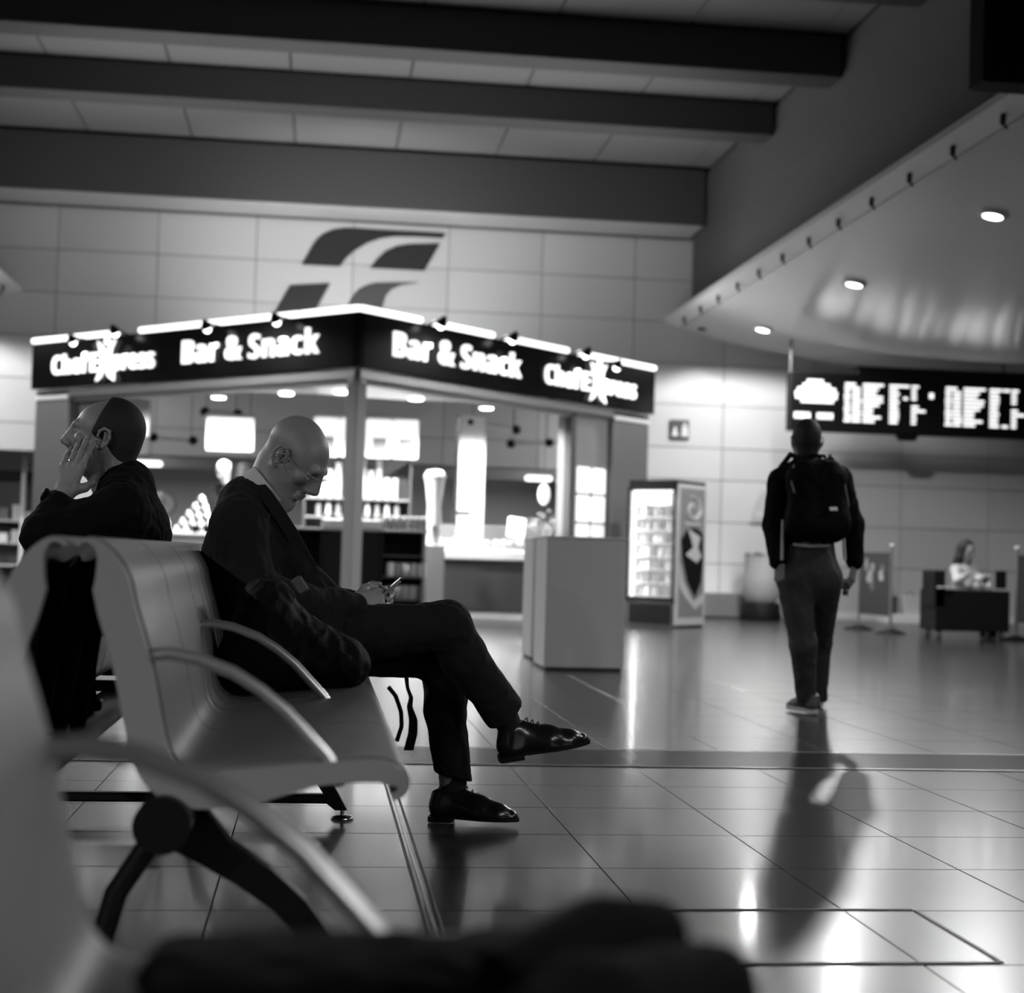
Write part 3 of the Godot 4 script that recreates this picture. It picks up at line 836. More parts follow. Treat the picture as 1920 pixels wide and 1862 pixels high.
	for r in rails:
		var a := onz(r[0], r[1], r[4]); var b := onz(r[2], r[3], r[4])
		var hr := thing("hanging_rail", "slim suspended rail with black end caps under the bar ceiling", "rail", (a + b) * 0.5, 0, "suspended rails in the bar")
		var h := (b - a) * 0.5
		obj("bar", mb().tube([-h, h], 0.03, 8), M["light grey"], hr)
		for s in [-1.0, 1.0]:
			obj("end_cap", mb().ball(h * s, Vector3(0.07, 0.07, 0.07), 6, 10), M["black"], hr)
			obj("wire", mb().tube([h * s * 0.9, h * s * 0.9 + Vector3(0, 3.27 - a.y, 0)], 0.006, 5), M["dark grey"], hr)
	# lamps of the shop behind
	for q in [[245, 866, 304, 872], [985, 896, 1034, 898]]:
		var a := onz(q[0], q[1], 26.4); var b := onz(q[2], q[3], 26.4)
		var lm := thing("shop_lamp", "long white lamp hanging in the shop behind the bar", "lamp", (a + b) * 0.5, 0, "lamps in the shop behind")
		obj("diffuser", mb().box(Vector3.ZERO, Vector3(b.x - a.x, 0.09, 0.2), 0.03), M["tube"], lm)
		obj("hanger", mb().tube([Vector3(0, 0.04, 0), Vector3(0, 2.7 - a.y, 0)], 0.008, 5), M["dark grey"], lm)
		area_light("shop_lamp_light", (a + b) * 0.5 - Vector3(0, 0.07, 0), Vector3.DOWN, Vector2(0.5, 0.2), 10.0)
	# goods in the shop behind, seen under the header on the far left
	for i in 3:
		var p := onz([8, 308, 312][i], [905, 945, 1020][i], 26.0)
		if i == 2: continue
		var cl := thing("wall_clock", ["round pale dial standing on the far left shop shelf", "round pale wall clock behind the coffee counter"][i], "clock", p)
		obj("dial", mb().lathe([Vector2(0.17, 0), Vector2(0.17, 0.02), Vector2(0.001, 0.025)], 24, Vector3.ZERO, Basis.from_euler(Vector3(PI / 2, 0, 0))), M["white"], cl)
		obj("rim", mb().tube(range(25).map(func(k): return Vector3(cos(TAU * k / 24.0), sin(TAU * k / 24.0), 0) * 0.175), 0.015, 6, false), M["dark grey"], cl)
		obj("hand", mb().box(Vector3(0, 0.05, 0.035), Vector3(0.015, 0.12, 0.006)), M["dark grey"], cl)
		obj("hand", mb().box(Vector3(-0.03, 0.03, 0.036), Vector3(0.012, 0.09, 0.006), 0, Basis.from_euler(Vector3(0, 0, 0.9))), M["dark grey"], cl)
		obj("arm", mb().box(Vector3(0, -0.1, -0.3), Vector3(0.05, 0.05, 0.6)), M["mid grey"], cl)
	var ss := thing("shop_shelf", "dark shop shelving at the far left under the wall header", "shelf", Vector3(onz(30, 1000, 25.4).x, 0, -25.5))
	obj("back_board", mb().box(Vector3(0, 1.0, -0.2), Vector3(2.0, 2.0, 0.04), 0.005), M["dark grey"], ss)
	for y in [0.5, 0.85, 1.2]:
		obj("shelf_board", mb().box(Vector3(0, y, 0), Vector3(2.0, 0.03, 0.4), 0.005), M["light grey"], ss)
	obj("upright", mb().box(Vector3(0.1, 1.1, 0.19), Vector3(0.06, 2.2, 0.04), 0.005), M["white"], ss)
	for i in 9:
		for j in 2:
			tag(obj("boxed_goods", mb().box(Vector3(0, 0.1, 0), Vector3(0.14, 0.14 + 0.05 * ((i + j) % 3), 0.2), 0.01), [M["white"], M["mid grey"], M["light grey"]][(i * 2 + j) % 3], self, Transform3D(Basis.IDENTITY, ss.position + Vector3(-0.8 + i * 0.2, [0.865, 1.215][j] - 0.03 + 0.025 * ((i + j) % 3), 0.02))), "small carton on the dark shop shelving at far left", "carton", "cartons on the shop shelving")

func build_snack_rack() -> void:
	var z := 19.3
	var a := onz(548, 1000, z); var b := onz(800, 1000, z)
	var top := onz(700, 997, z).y
	var r := thing("snack_rack", "black freestanding snack rack with grey tray top beside the corner column", "rack", Vector3((a.x + b.x) * 0.5, 0, -z))
	var w := b.x - a.x
	obj("back_panel", mb().box(Vector3(0, top * 0.5, -0.4), Vector3(w, top, 0.03), 0.004), M["black"], r)
	for x in [-w * 0.5, w * 0.17, -w * 0.28, w * 0.5 - 0.02]:
		obj("side_panel", mb().box(Vector3(x, top * 0.5, -0.19), Vector3(0.03, top, 0.42), 0.004), M["black"] if x < w * 0.4 else M["mid grey"], r)
	obj("front_panel", mb().box(Vector3(-w * 0.055, top * 0.5, -0.02), Vector3(w * 0.43, top - 0.02, 0.03), 0.004), M["black"], r)
	var ys := [0.06, 0.29, 0.57, 0.83]
	for y in ys:
		obj("shelf_board", mb().box(Vector3(w * 0.33, y, -0.2), Vector3(w * 0.32, 0.02, 0.4), 0.004), M["dark grey"], r)
	obj("top_board", mb().box(Vector3(0, top + 0.015, -0.2), Vector3(w + 0.04, 0.03, 0.46), 0.006), M["mid grey"], r)
	var at := r.position
	# pillow packs on the shelves
	for row in 3:
		for i in 5:
			var p := pillow(0.092, 0.17, 0.05)
			tag(obj("snack_pack", p, [M["foil"], M["light grey"], M["white"], M["mid grey"]][(row * 3 + i) % 4], self, Transform3D(Basis.from_euler(Vector3(-0.12, 0.1 * (i % 3 - 1), 0)), at + Vector3(w * 0.2 + 0.06 + i * 0.1, ys[row + (1 if row < 3 else 0)] - 0.27 + 0.281 if row == 0 else ys[row] + 0.011, -0.1))), "shiny crisp packet on a shelf of the black snack rack", "snack pack", "packets on the snack rack")
	# tray of sweets and a row of jars on top
	var t := thing("sweet_tray", "flat grey tray of small sweets on top of the snack rack", "tray", Vector3(onz(660, 980, z).x, top + 0.03, -z - 0.18))
	obj("pan", mb().box(Vector3(0, 0.06, 0), Vector3(0.74, 0.12, 0.34), 0.02), M["light grey"], t)
	for i in 9:
		tag(obj("sweet_box", mb().box(Vector3(0, 0.03, 0), Vector3(0.06, 0.06, 0.08), 0.008), M["dark grey"] if i % 2 else M["light grey"], self, Transform3D(Basis.from_euler(Vector3(0, 0.2 * (i % 3), 0)), t.position + Vector3(-0.32 + i * 0.08, 0.121, 0.05 - 0.04 * (i % 2)))), "little box of sweets in the grey tray on the rack", "sweet box", "sweet boxes in the tray")
	for i in 7:
		var j := thing("sweet_jar", "small lidded jar in the row on top of the snack rack", "jar", Vector3(at.x + w * 0.2 + i * 0.078, top + 0.03, -z - 0.12), 0, "jars on the snack rack")
		obj("jar_body", mb().lathe([Vector2(0.03, 0), Vector2(0.034, 0.02), Vector2(0.034, 0.12), Vector2(0.03, 0.14)], 10), M["mid grey"], j)
		obj("lid", mb().lathe([Vector2(0.031, 0.14), Vector2(0.031, 0.17), Vector2(0.005, 0.175)], 10), M["light grey"], j)

func pillow(w: float, h: float, t: float) -> MB:       # a crisp packet: flat crimped edges, blown up between them
	var b := mb()
	var n := 8
	for side in [1.0, -1.0]:
		var first := b.v.size()
		for j in n + 1:
			for i in n + 1:
				var u := 2.0 * i / n - 1.0; var v := 2.0 * j / n - 1.0
				var g := pow(maxf(1.0 - u * u, 0.0), 0.5) * pow(maxf(1.0 - pow(absf(v), 5.0), 0.0), 0.6)
				b.vert(Vector3(u * w * 0.5 * (1.0 - 0.08 * g), (v + 1.0) * h * 0.5, side * (0.001 + t * 0.5 * g)), Vector3(u * 0.9, v * absf(v) * 0.6, side).normalized())
		for j in n:
			for i in n:
				var a := first + j * (n + 1) + i
				b.face(a, a + 1, a + n + 2); b.face(a, a + n + 2, a + n + 1)
	return b

# ---------------------------------------------------------------- things along the end wall and the right-hand side
func wall_poly(pts: Array, ox: float, oy: float, k: float, z: float) -> PackedVector2Array:
	var out := PackedVector2Array()
	for p in pts:
		var w := onz(ox + p[0] * k, oy + p[1] * k, z)
		out.append(Vector2(w.x, w.y))
	return out

func build_wall_things() -> void:
	# emblem on the end wall: four dark swooping shapes
	var lz := WALL_Z - 0.02
	var em := thing("wall_emblem", "large dark italic emblem of swooping bars on the pale end wall", "emblem", Vector3(0, 0, -lz))
	var shapes := [
		[[330, 445], [400, 320], [440, 262], [490, 222], [560, 194], [640, 184], [720, 186], [1000, 202], [1365, 222], [1345, 255], [1150, 245], [1000, 243], [900, 256], [800, 290], [710, 345], [650, 400], [605, 460]],
		[[820, 470], [870, 405], [930, 350], [1010, 314], [1100, 300], [1325, 295], [1212, 490]],
		[[245, 595], [535, 580], [440, 750], [395, 840], [105, 850], [135, 790]],
		[[650, 800], [660, 740], [690, 680], [740, 622], [800, 592], [860, 577], [1175, 574], [1050, 592], [980, 622], [935, 670], [910, 755], [905, 800]]]
	for i in 4:
		obj("emblem_bar", mb().prism(wall_poly(shapes[i], 480, 380, 0.26042, lz), 0.02, Transform3D.IDENTITY), M["emblem dark"] if i < 3 else M["emblem grey"], em)
	# toilets sign
	var tz := WALL_Z - 0.02
	var sg := thing("wall_sign", "small dark square pictogram sign with two pale figures on the end wall", "sign", onz(1274, 805, tz))
	var sp: Vector3 = sg.position
	pxbox("plate", 1256, 787, 1292, 824, tz - 0.02, 0.02, M["emblem grey"], sg, 0.004)
	for q in [[1260, 800, 1271, 818], [1278, 793, 1290, 819]]:
		var a := onz(q[0], q[1], tz - 0.03) - sp; var b := onz(q[2], q[3], tz - 0.03) - sp
		var fig := mb()
		fig.ball(Vector3((a.x + b.x) * 0.5, a.y - 0.03, a.z + 0.002), Vector3(0.03, 0.03, 0.006), 6, 10)
		fig.prism(PackedVector2Array([Vector2(a.x + 0.01, a.y - 0.06), Vector2(b.x - 0.01, a.y - 0.06), Vector2(b.x, b.y), Vector2(a.x, b.y)]), 0.006, Transform3D(Basis.IDENTITY, Vector3(0, 0, a.z + 0.002)))
		obj("figure", fig, M["white"], sg)
	var s2 := thing("wall_notice", "faint pale triangular notice on the end wall behind the walking man", "notice", onz(1425, 950, tz))
	obj("sheet", mb().prism(PackedVector2Array([Vector2(-0.16, -0.25), Vector2(0.16, -0.25), Vector2(0.1, 0.24), Vector2(0.02, 0.26), Vector2(-0.1, 0.0)]), 0.012, Transform3D(Basis.IDENTITY, Vector3(0, 0, 0.02))), M["light grey"], s2)
	obj("print", mb().box(Vector3(0, -0.12, 0.03), Vector3(0.18, 0.1, 0.006)), M["wall panel b"], s2)
	build_board()
	build_fridge()
	# plain white plinths on the concourse
	for i in 2:
		var z: float = [12.0, 13.15][i]
		var p := thing("display_plinth", ["plain white box plinth standing alone on the concourse floor", "white box plinth half hidden behind the other plinth"][i], "plinth", Vector3([2.076, 2.13][i], 0, -z - 0.3))
		obj("body", mb().box(Vector3(0, 0.52, 0), Vector3(0.625, 1.0, 0.6), 0.006), M["plinth white"], p)
		obj("top", mb().box(Vector3(0, 1.025, 0), Vector3(0.632, 0.02, 0.607), 0.004), M["plinth white"], p)
		obj("foot", mb().box(Vector3(0, 0.012, 0), Vector3(0.59, 0.024, 0.57), 0.002), M["dark grey"], p)
	# grey block and litter bags at the foot of the end wall
	var bl := thing("grey_bench_block", "low grey block against the end wall beside the cooler", "block", Vector3(6.5, 0, -24.15))
	obj("body", mb().box(Vector3(0, 0.2, 0), Vector3(1.15, 0.37, 0.4), 0.01), M["mid grey"], bl)
	obj("base", mb().box(Vector3(0, 0.01, 0), Vector3(1.1, 0.02, 0.36)), M["dark grey"], bl)
	for i in 2:
		var c := onz([1428, 1508][i], 1100, 23.6)
		var lb := thing("litter_bag_stand", ["translucent pale litter bag hung in a ring stand beside the grey block", "litter bag on a ring stand hidden behind the walking man"][i], "litter bin", Vector3(c.x, 0, -23.6))
		obj("base", mb().lathe([Vector2(0.3, 0), Vector2(0.31, 0.03), Vector2(0.28, 0.26), Vector2(0.1, 0.28)], 18), M["black"], lb)
		obj("pole", mb().tube([Vector3(0, 0.2, -0.28), Vector3(0, 1.05, -0.28)], 0.02, 8), M["dark grey"], lb)
		obj("ring", mb().tube(range(21).map(func(k): return Vector3(cos(TAU * k / 20.0) * 0.25, 1.0, sin(TAU * k / 20.0) * 0.25)), 0.015, 6, false), M["dark grey"], lb)
		var bag := mb()
		bag.lathe([Vector2(0.02, 0.2), Vector2(0.2, 0.22), Vector2(0.29, 0.4), Vector2(0.28, 0.65), Vector2(0.25, 0.9), Vector2(0.26, 1.02)], 22)
		for q in bag.v.size():
			var vv := bag.v[q]
			var an := atan2(vv.z, vv.x)
			bag.v[q] = vv + Vector3(cos(an), 0, sin(an)) * 0.018 * sin(an * 7.0 + vv.y * 9.0)
		obj("bag", bag, M["thin plastic"], lb)
	# poster stands
	poster_stand(Vector3(7.42, 0, -20.85), Vector3(7.46, 0, -19.75), "low poster panel between two poles on round dark feet", 3)
	poster_stand(Vector3(8.6, 0, -18.5), Vector3(9.85, 0, -18.3), "dark poster panel with pale swirls next to the black stall", 8)
	# stall with a seated woman
	var st := thing("market_stall", "black stall cart with a shelf where a woman sits", "stall", Vector3(7.95, 0, -18.55))
	obj("cabinet", mb().box(Vector3(0, 0.36, 0), Vector3(0.95, 0.5, 0.5), 0.01), M["black"], st)
	obj("side_rack", mb().box(Vector3(-0.42, 0.62, 0.05), Vector3(0.14, 0.44, 0.4), 0.01), M["black"], st)
	obj("shelf", mb().box(Vector3(-0.36, 0.64, 0.2), Vector3(0.2, 0.02, 0.3), 0.004), M["light grey"], st)
	obj("screen", mb().box(Vector3(0.42, 0.75, 0.1), Vector3(0.13, 0.22, 0.05), 0.008), M["black"], st)
	for x in [-0.4, 0.4]:
		for z in [-0.18, 0.18]:
			obj("wheel", mb().lathe([Vector2(0.02, -0.02), Vector2(0.055, -0.02), Vector2(0.055, 0.02), Vector2(0.02, 0.02)], 12, Vector3(x, 0.055, z), Basis.from_euler(Vector3(0, 0, PI / 2))), M["dark grey"], st)
			obj("leg", mb().tube([Vector3(x, 0.05, z), Vector3(x, 0.14, z)], 0.015, 6), M["dark grey"], st)
	for i in 4:
		tag(obj("bag_charm", mb().ball(Vector3(0, 0.05, 0), Vector3(0.04, 0.05, 0.03), 6, 8), M["light grey"] if i % 2 else M["mid grey"], self, Transform3D(Basis.IDENTITY, Vector3(7.95 + 0.05 + i * 0.08, 0.611, -18.5))), "small pale goods laid on the black stall top", "goods", "goods on the black stall")
	# boxes on a ledge by the end wall
	var le := thing("low_ledge", "low white ledge carrying dark boxes along the end wall", "ledge", Vector3(onz(1710, 1155, 23.4).x, 0, -23.5))
	obj("slab", mb().box(Vector3(0, 0.07, 0), Vector3(1.0, 0.14, 0.5), 0.01), M["white"], le)
	for i in 3:
		var b := thing("product_box", ["dark product box on the white ledge beside the poster pole", "pale product box between the dark boxes on the ledge", "wide dark product box on the white ledge near the stall"][i], "box", Vector3(le.position.x - 0.32 + i * 0.3, 0.14, -23.45))
		obj("carton", mb().box(Vector3(0, 0.14, 0), Vector3([0.13, 0.26, 0.26][i], 0.28, 0.2), 0.01), [M["dark grey"], M["light grey"], M["dark grey"]][i], b)
		obj("handle", mb().tube([Vector3(-0.06, 0.28, 0), Vector3(-0.04, 0.35, 0), Vector3(0.04, 0.35, 0), Vector3(0.06, 0.28, 0)], 0.008, 6), M["mid grey"], b)
	# black hanging sign at the top right
	var hs := thing("hanging_sign", "unlit black sign box hanging from the hall ceiling", "sign", Vector3(onz(1960, 80, 10.0).x, onz(1960, 170, 10.0).y, -10.0))
	obj("casing", mb().box(Vector3(0.06, 0.5, 0), Vector3(2 * absf(onz(1960, 80, 10.0).x - onz(1831, 80, 10.0).x) + 0.12, 1.0, 0.25), 0.01), M["black"], hs)
	for s in [-0.3, 0.4]:
		obj("hanger", mb().tube([Vector3(s, 1.0, 0), Vector3(s, 6.9 - hs.position.y, 0)], 0.02, 8), M["black"], hs)

func poster_stand(a: Vector3, b: Vector3, label: String, sd: int) -> void:
	var mid := (a + b) * 0.5
	var s := thing("poster_stand", label, "poster stand", mid)
	for p in [a, b]:
		var q: Vector3 = p - mid
		obj("foot", mb().lathe([Vector2(0.2, 0), Vector2(0.2, 0.012), Vector2(0.06, 0.06), Vector2(0.02, 0.07)], 20, q), M["black"], s)
		obj("pole", mb().tube([q + Vector3(0, 0.05, 0), q + Vector3(0, 1.12, 0)], 0.018, 10), M["steel"], s)
		obj("knob", mb().ball(q + Vector3(0, 1.14, 0), Vector3(0.035, 0.035, 0.035), 6, 10), M["light grey"], s)
	var along := (b - a).normalized()
	var across := along.cross(Vector3.UP)
	var bs := Basis(along, Vector3.UP, across)
	var pan := obj("panel", mb().box(Vector3(0, 0.64, 0), Vector3(a.distance_to(b) - 0.03, 0.84, 0.012), 0.003), M["dark grey"], s, Transform3D(bs, Vector3.ZERO))
	var rng := RandomNumberGenerator.new(); rng.seed = sd
	for face in [-1.0, 1.0]:
		for i in 7:
			var blob := PackedVector2Array()
			var c := Vector2(rng.randf_range(-0.3, 0.3), rng.randf_range(0.55, 0.92))
			for k in 12:
				var r := rng.randf_range(0.04, 0.1)
				blob.append(c + Vector2(cos(TAU * k / 12), sin(TAU * k / 12) * 1.2) * r)
			obj("printed_shape", mb().prism(blob, 0.002, Transform3D(Basis.IDENTITY, Vector3(0, 0, face * (0.0075 + i * 0.0006)))), [M["light grey"], M["mid grey"], M["white"]][i % 3], pan)

func build_board() -> void:
	var z := 22.9
	var a := onz(1484, 696, z); var b := onz(1484, 806, z)
	var w := 4.6; var h := a.y - b.y
	var bd := thing("departure_board", "long black departures board with glowing white train times under the lower ceiling", "display board", Vector3(a.x, b.y, -z))
	obj("casing", mb().box(Vector3(w * 0.5, h * 0.5, -0.12), Vector3(w, h, 0.24), 0.008), M["black"], bd)
	obj("rear_box", mb().box(Vector3(1.15 + 1.6, h + 0.06, -0.14), Vector3(3.4, 0.14, 0.2), 0.01), M["black"], bd)
	obj("sensor", mb().prism(PackedVector2Array([Vector2(-0.17, 0), Vector2(0.17, 0), Vector2(0.12, -0.09), Vector2(-0.12, -0.09)]), 0.12, Transform3D(Basis.IDENTITY, Vector3(1.87, 0, -0.1))), M["black"], bd)
	obj("hanger", mb().tube([Vector3(0.02, h, -0.1), Vector3(0.02, h + 0.5, -0.1)], 0.02, 8), M["dark grey"], bd)
	obj("hanger", mb().tube([Vector3(3.4, h, -0.1), Vector3(3.4, h + 0.4, -0.1)], 0.02, 8), M["dark grey"], bd)
	var k := 0.23438 * z / FOCAL * 1.008           # metres for one pixel of the crop the columns were read from
	var rng := RandomNumberGenerator.new(); rng.seed = 21
	var text := mb()
	var ragged := [845, 800, 775, 835, 830, 800, 755, 745, 820, 770]
	for panel in 2:
		var ox := panel * 868.0
		for i in 10:
			var y := 330.0 + i * 33.5
			var cells := []
			if i == 0: cells = [[508, 600], [663, 845], [890, 1000], [1005, 1060], [1080, 1140]]
			else:
				cells = [[502 + (i % 3) * 3, 556], [570, 645], [663, ragged[i]], [890, 968]]
				if i < 4: cells.append([1080, 1122])
				elif i == 6: cells.append([1080, 1195])
				elif i > 4: cells.append([1080, [1120, 1140, 1165, 1120, 1120, 1118][i - 4 if i < 10 else 0]])
				if panel == 0 and i == 3: cells.append([1010, 1045])
				if panel == 1 and i == 9: cells.append([998, 1050])
			for c in cells:
				var x: float = c[0]
				while x < c[1] - 6:
					var cw := rng.randf_range(12, 17)
					text.box(Vector3((x + cw * 0.5 - 52 + ox) * k, h - (y - 244) * k, 0.004), Vector3(cw * 0.86 * k, 20.0 * k, 0.006))
					x += cw
	text.box(Vector3((1252 - 52) * k, h - (400 - 244) * k, 0.004), Vector3(36 * k, 45 * k, 0.006))
	var rows := [[185, 318], [150, 370], [105, 420], [85, 448], [90, 440], [135, 415]]
	for i in 6:
		var x: float = rows[i][0]
		while x < rows[i][1] - 4:
			var cw := rng.randf_range(14, 22)
			text.box(Vector3((x + cw * 0.5 - 52) * k, h - (318 + i * 33.0 - 244) * k, 0.004), Vector3(cw * 0.9 * k, 27.0 * k, 0.006))
			x += cw
	for q in [[82, 205], [275, 405]]:
		var x: float = q[0]
		while x < q[1] - 4:
			text.box(Vector3((x + 12 - 52) * k, h - (602 - 244) * k, 0.004), Vector3(22 * k, 50.0 * k, 0.006)); x += 28
	obj("screen_text", text, M["board text"], bd)
	area_light("board_lamp", bd.position + Vector3(1.8, h * 0.5, 0.03), Vector3(0, 0, 1), Vector2(3.2, 0.6), 0.4)

func build_fridge() -> void:
	var at := Vector3(4.6, 0, -19.9)
	var f := thing("drinks_cooler", "tall black drinks cooler with brightly lit glass door and stocked shelves", "cooler", at, PI / 4)
	var W := 0.74; var D := 0.74; var H := 1.92
	# glass side lies in the plane x = 0 and looks along -x; the poster side in z = 0
	obj("plinth", mb().box(Vector3(W * 0.5, 0.17, -D * 0.5), Vector3(W, 0.34, D), 0.01), M["dark grey"], f)
	obj("top", mb().box(Vector3(W * 0.5, H - 0.05, -D * 0.5), Vector3(W, 0.1, D), 0.01), M["black"], f)
	obj("back_wall", mb().box(Vector3(W - 0.02, 1.08, -D * 0.5), Vector3(0.04, 1.48, D), 0.004), M["cooler inside"], f)
	for z in [-0.02, -D + 0.02]:
		obj("side_wall", mb().box(Vector3(W * 0.5, 1.08, z), Vector3(W - 0.06, 1.48, 0.04), 0.004), M["white"], f)
	for z in [-0.015, -D + 0.015]:
		obj("door_frame", mb().box(Vector3(-0.012, 1.08, z), Vector3(0.03, 1.5, 0.04), 0.006), M["black"], f)
	for y in [0.36, 1.81]:
		obj("door_frame", mb().box(Vector3(-0.012, y, -D * 0.5), Vector3(0.03, 0.05, D), 0.006), M["black"], f)
	obj("door_glass", mb().box(Vector3(-0.01, 1.08, -D * 0.5), Vector3(0.008, 1.42, D - 0.06), 0.001), M["case glass"], f)
	obj("grille", mb().box(Vector3(-0.006, 0.17, -D * 0.5), Vector3(0.01, 0.26, D - 0.1)).box(Vector3(-0.012, 0.12, -D * 0.5), Vector3(0.01, 0.02, D - 0.12)).box(Vector3(-0.012, 0.18, -D * 0.5), Vector3(0.01, 0.02, D - 0.12)).box(Vector3(-0.012, 0.24, -D * 0.5), Vector3(0.01, 0.02, D - 0.12)), M["black"], f)
	obj("lamp_strip", mb().box(Vector3(0.03, 1.08, -D + 0.07), Vector3(0.03, 1.38, 0.04), 0.008), M["tube"], f)
	obj("lamp_strip", mb().box(Vector3(0.06, 1.78, -D * 0.5), Vector3(0.06, 0.03, D - 0.12), 0.008), M["tube"], f)
	var kb := Basis.from_euler(Vector3(0, PI / 4, 0))
	area_light("cooler_lamp", at + kb * Vector3(0.06, 1.08, -D + 0.1), kb * Vector3(0.4, 0, 1), Vector2(0.04, 1.3), 1.2)
	area_light("cooler_lamp", at + kb * Vector3(0.12, 1.755, -D * 0.5), kb * Vector3(0.2, -1, 0), Vector2(0.5, 0.08), 1.4)
	var rng := RandomNumberGenerator.new(); rng.seed = 9
	for r in 8:
		var y := 0.4 + r * 0.172
		obj("shelf", mb().box(Vector3(W * 0.5, y, -D * 0.5), Vector3(W - 0.1, 0.012, D - 0.1), 0.002), M["white"], f)
		for i in 6:
			var hgt := rng.randf_range(0.11, 0.145)
			var tone: Material = [M["white"], M["light grey"], M["mid grey"], M["white"], M["dark grey"]][rng.randi() % 5]
			tag(obj("drink_bottle", mb().lathe([Vector2(0.03, 0), Vector2(0.034, 0.01), Vector2(0.034, hgt * 0.6), Vector2(0.014, hgt * 0.85), Vector2(0.015, hgt)], 10), tone, self, Transform3D(Basis.IDENTITY, at + kb * Vector3(0.14 + 0.03 * (i % 2), y + 0.007, -0.1 - i * 0.1))), "drink bottle on a shelf inside the lit cooler", "bottle", "bottles in the lit cooler")
	# poster on the other side: dark drop with a pale swoosh in a pale frame
	var ps := obj("poster_board", mb().box(Vector3(W * 0.5, 0.95, 0.012), Vector3(W - 0.02, 1.84, 0.024), 0.006), M["light grey"], f)
	obj("poster_field", mb().box(Vector3(W * 0.5, 0.98, 0.026), Vector3(W - 0.14, 1.68, 0.006)), M["mid grey"], ps)
	var x := Transform3D(Basis.IDENTITY, Vector3(W * 0.5, 0.95, 0.031))
	obj("dark_drop", mb().prism(PackedVector2Array([Vector2(-0.28, 0.2), Vector2(-0.12, 0.34), Vector2(0.1, 0.36), Vector2(0.27, 0.28), Vector2(0.29, -0.05), Vector2(0.25, -0.35), Vector2(0.1, -0.56), Vector2(-0.1, -0.36), Vector2(-0.24, -0.05)]), 0.004, x), M["black"], ps)
	obj("pale_swoosh", mb().prism(PackedVector2Array([Vector2(-0.12, 0.34), Vector2(0.02, 0.3), Vector2(0.2, 0.24), Vector2(0.14, 0.1), Vector2(0.24, -0.02), Vector2(0.12, -0.1), Vector2(-0.16, 0.0), Vector2(0.02, 0.1), Vector2(-0.04, 0.22)]), 0.004, x.translated(Vector3(0, 0, 0.004))), M["light grey"], ps)
	obj("pale_swoosh", mb().prism(PackedVector2Array([Vector2(-0.3, -0.1), Vector2(-0.2, -0.35), Vector2(0.06, -0.62), Vector2(0.3, -0.5), Vector2(0.3, -0.62), Vector2(0.1, -0.72), Vector2(-0.2, -0.52), Vector2(-0.3, -0.4)]), 0.004, x.translated(Vector3(0, 0, 0.002))), M["light grey"], ps)
	for k in 3:
		obj("poster_swirl", mb().tube(range(15).map(func(i): return Vector3(W * 0.5 + cos(i * 0.45 + k) * (0.05 + 0.012 * i), 1.55 + sin(i * 0.45 + k) * (0.04 + 0.01 * i), 0.032)), 0.012, 5), M["light grey"], ps)
	obj("poster_line", mb().box(Vector3(W * 0.5, 1.36, 0.032), Vector3(0.4, 0.03, 0.004)), M["light grey"], ps)

# ---------------------------------------------------------------- steel beam benches, two rows back to back
const BACK_X := -0.425           # the plane between the two rows
const PITCH := 0.58
func bench_outline() -> Array:
	var raw := [Vector2(-0.418, 0.868), Vector2(-0.405, 0.878), Vector2(-0.385, 0.878), Vector2(-0.362, 0.864), Vector2(-0.341, 0.840), Vector2(-0.325, 0.812), Vector2(-0.313, 0.765), Vector2(-0.299, 0.722), Vector2(-0.284, 0.672), Vector2(-0.272, 0.622), Vector2(-0.258, 0.555), Vector2(-0.245, 0.512), Vector2(-0.224, 0.487), Vector2(-0.195, 0.477), Vector2(-0.125, 0.481), Vector2(0.015, 0.494), Vector2(0.10, 0.500), Vector2(0.142, 0.496), Vector2(0.168, 0.48), Vector2(0.177, 0.455), Vector2(0.168, 0.437), Vector2(0.148, 0.43)]
	var c := Curve2D.new()
	for i in raw.size():
		var t: Vector2 = (raw[mini(i + 1, raw.size() - 1)] - raw[maxi(i - 1, 0)]) / 6.0
		c.add_point(raw[i], -t * 0.9, t * 0.9)
	var out := []
	for i in 81: out.append(c.sample_baked(c.get_baked_length() * i / 80.0, true))
	return out

func mirrored(p: Array) -> Array:
	return p.map(func(q): return Vector2(2.0 * BACK_X - q.x, q.y))

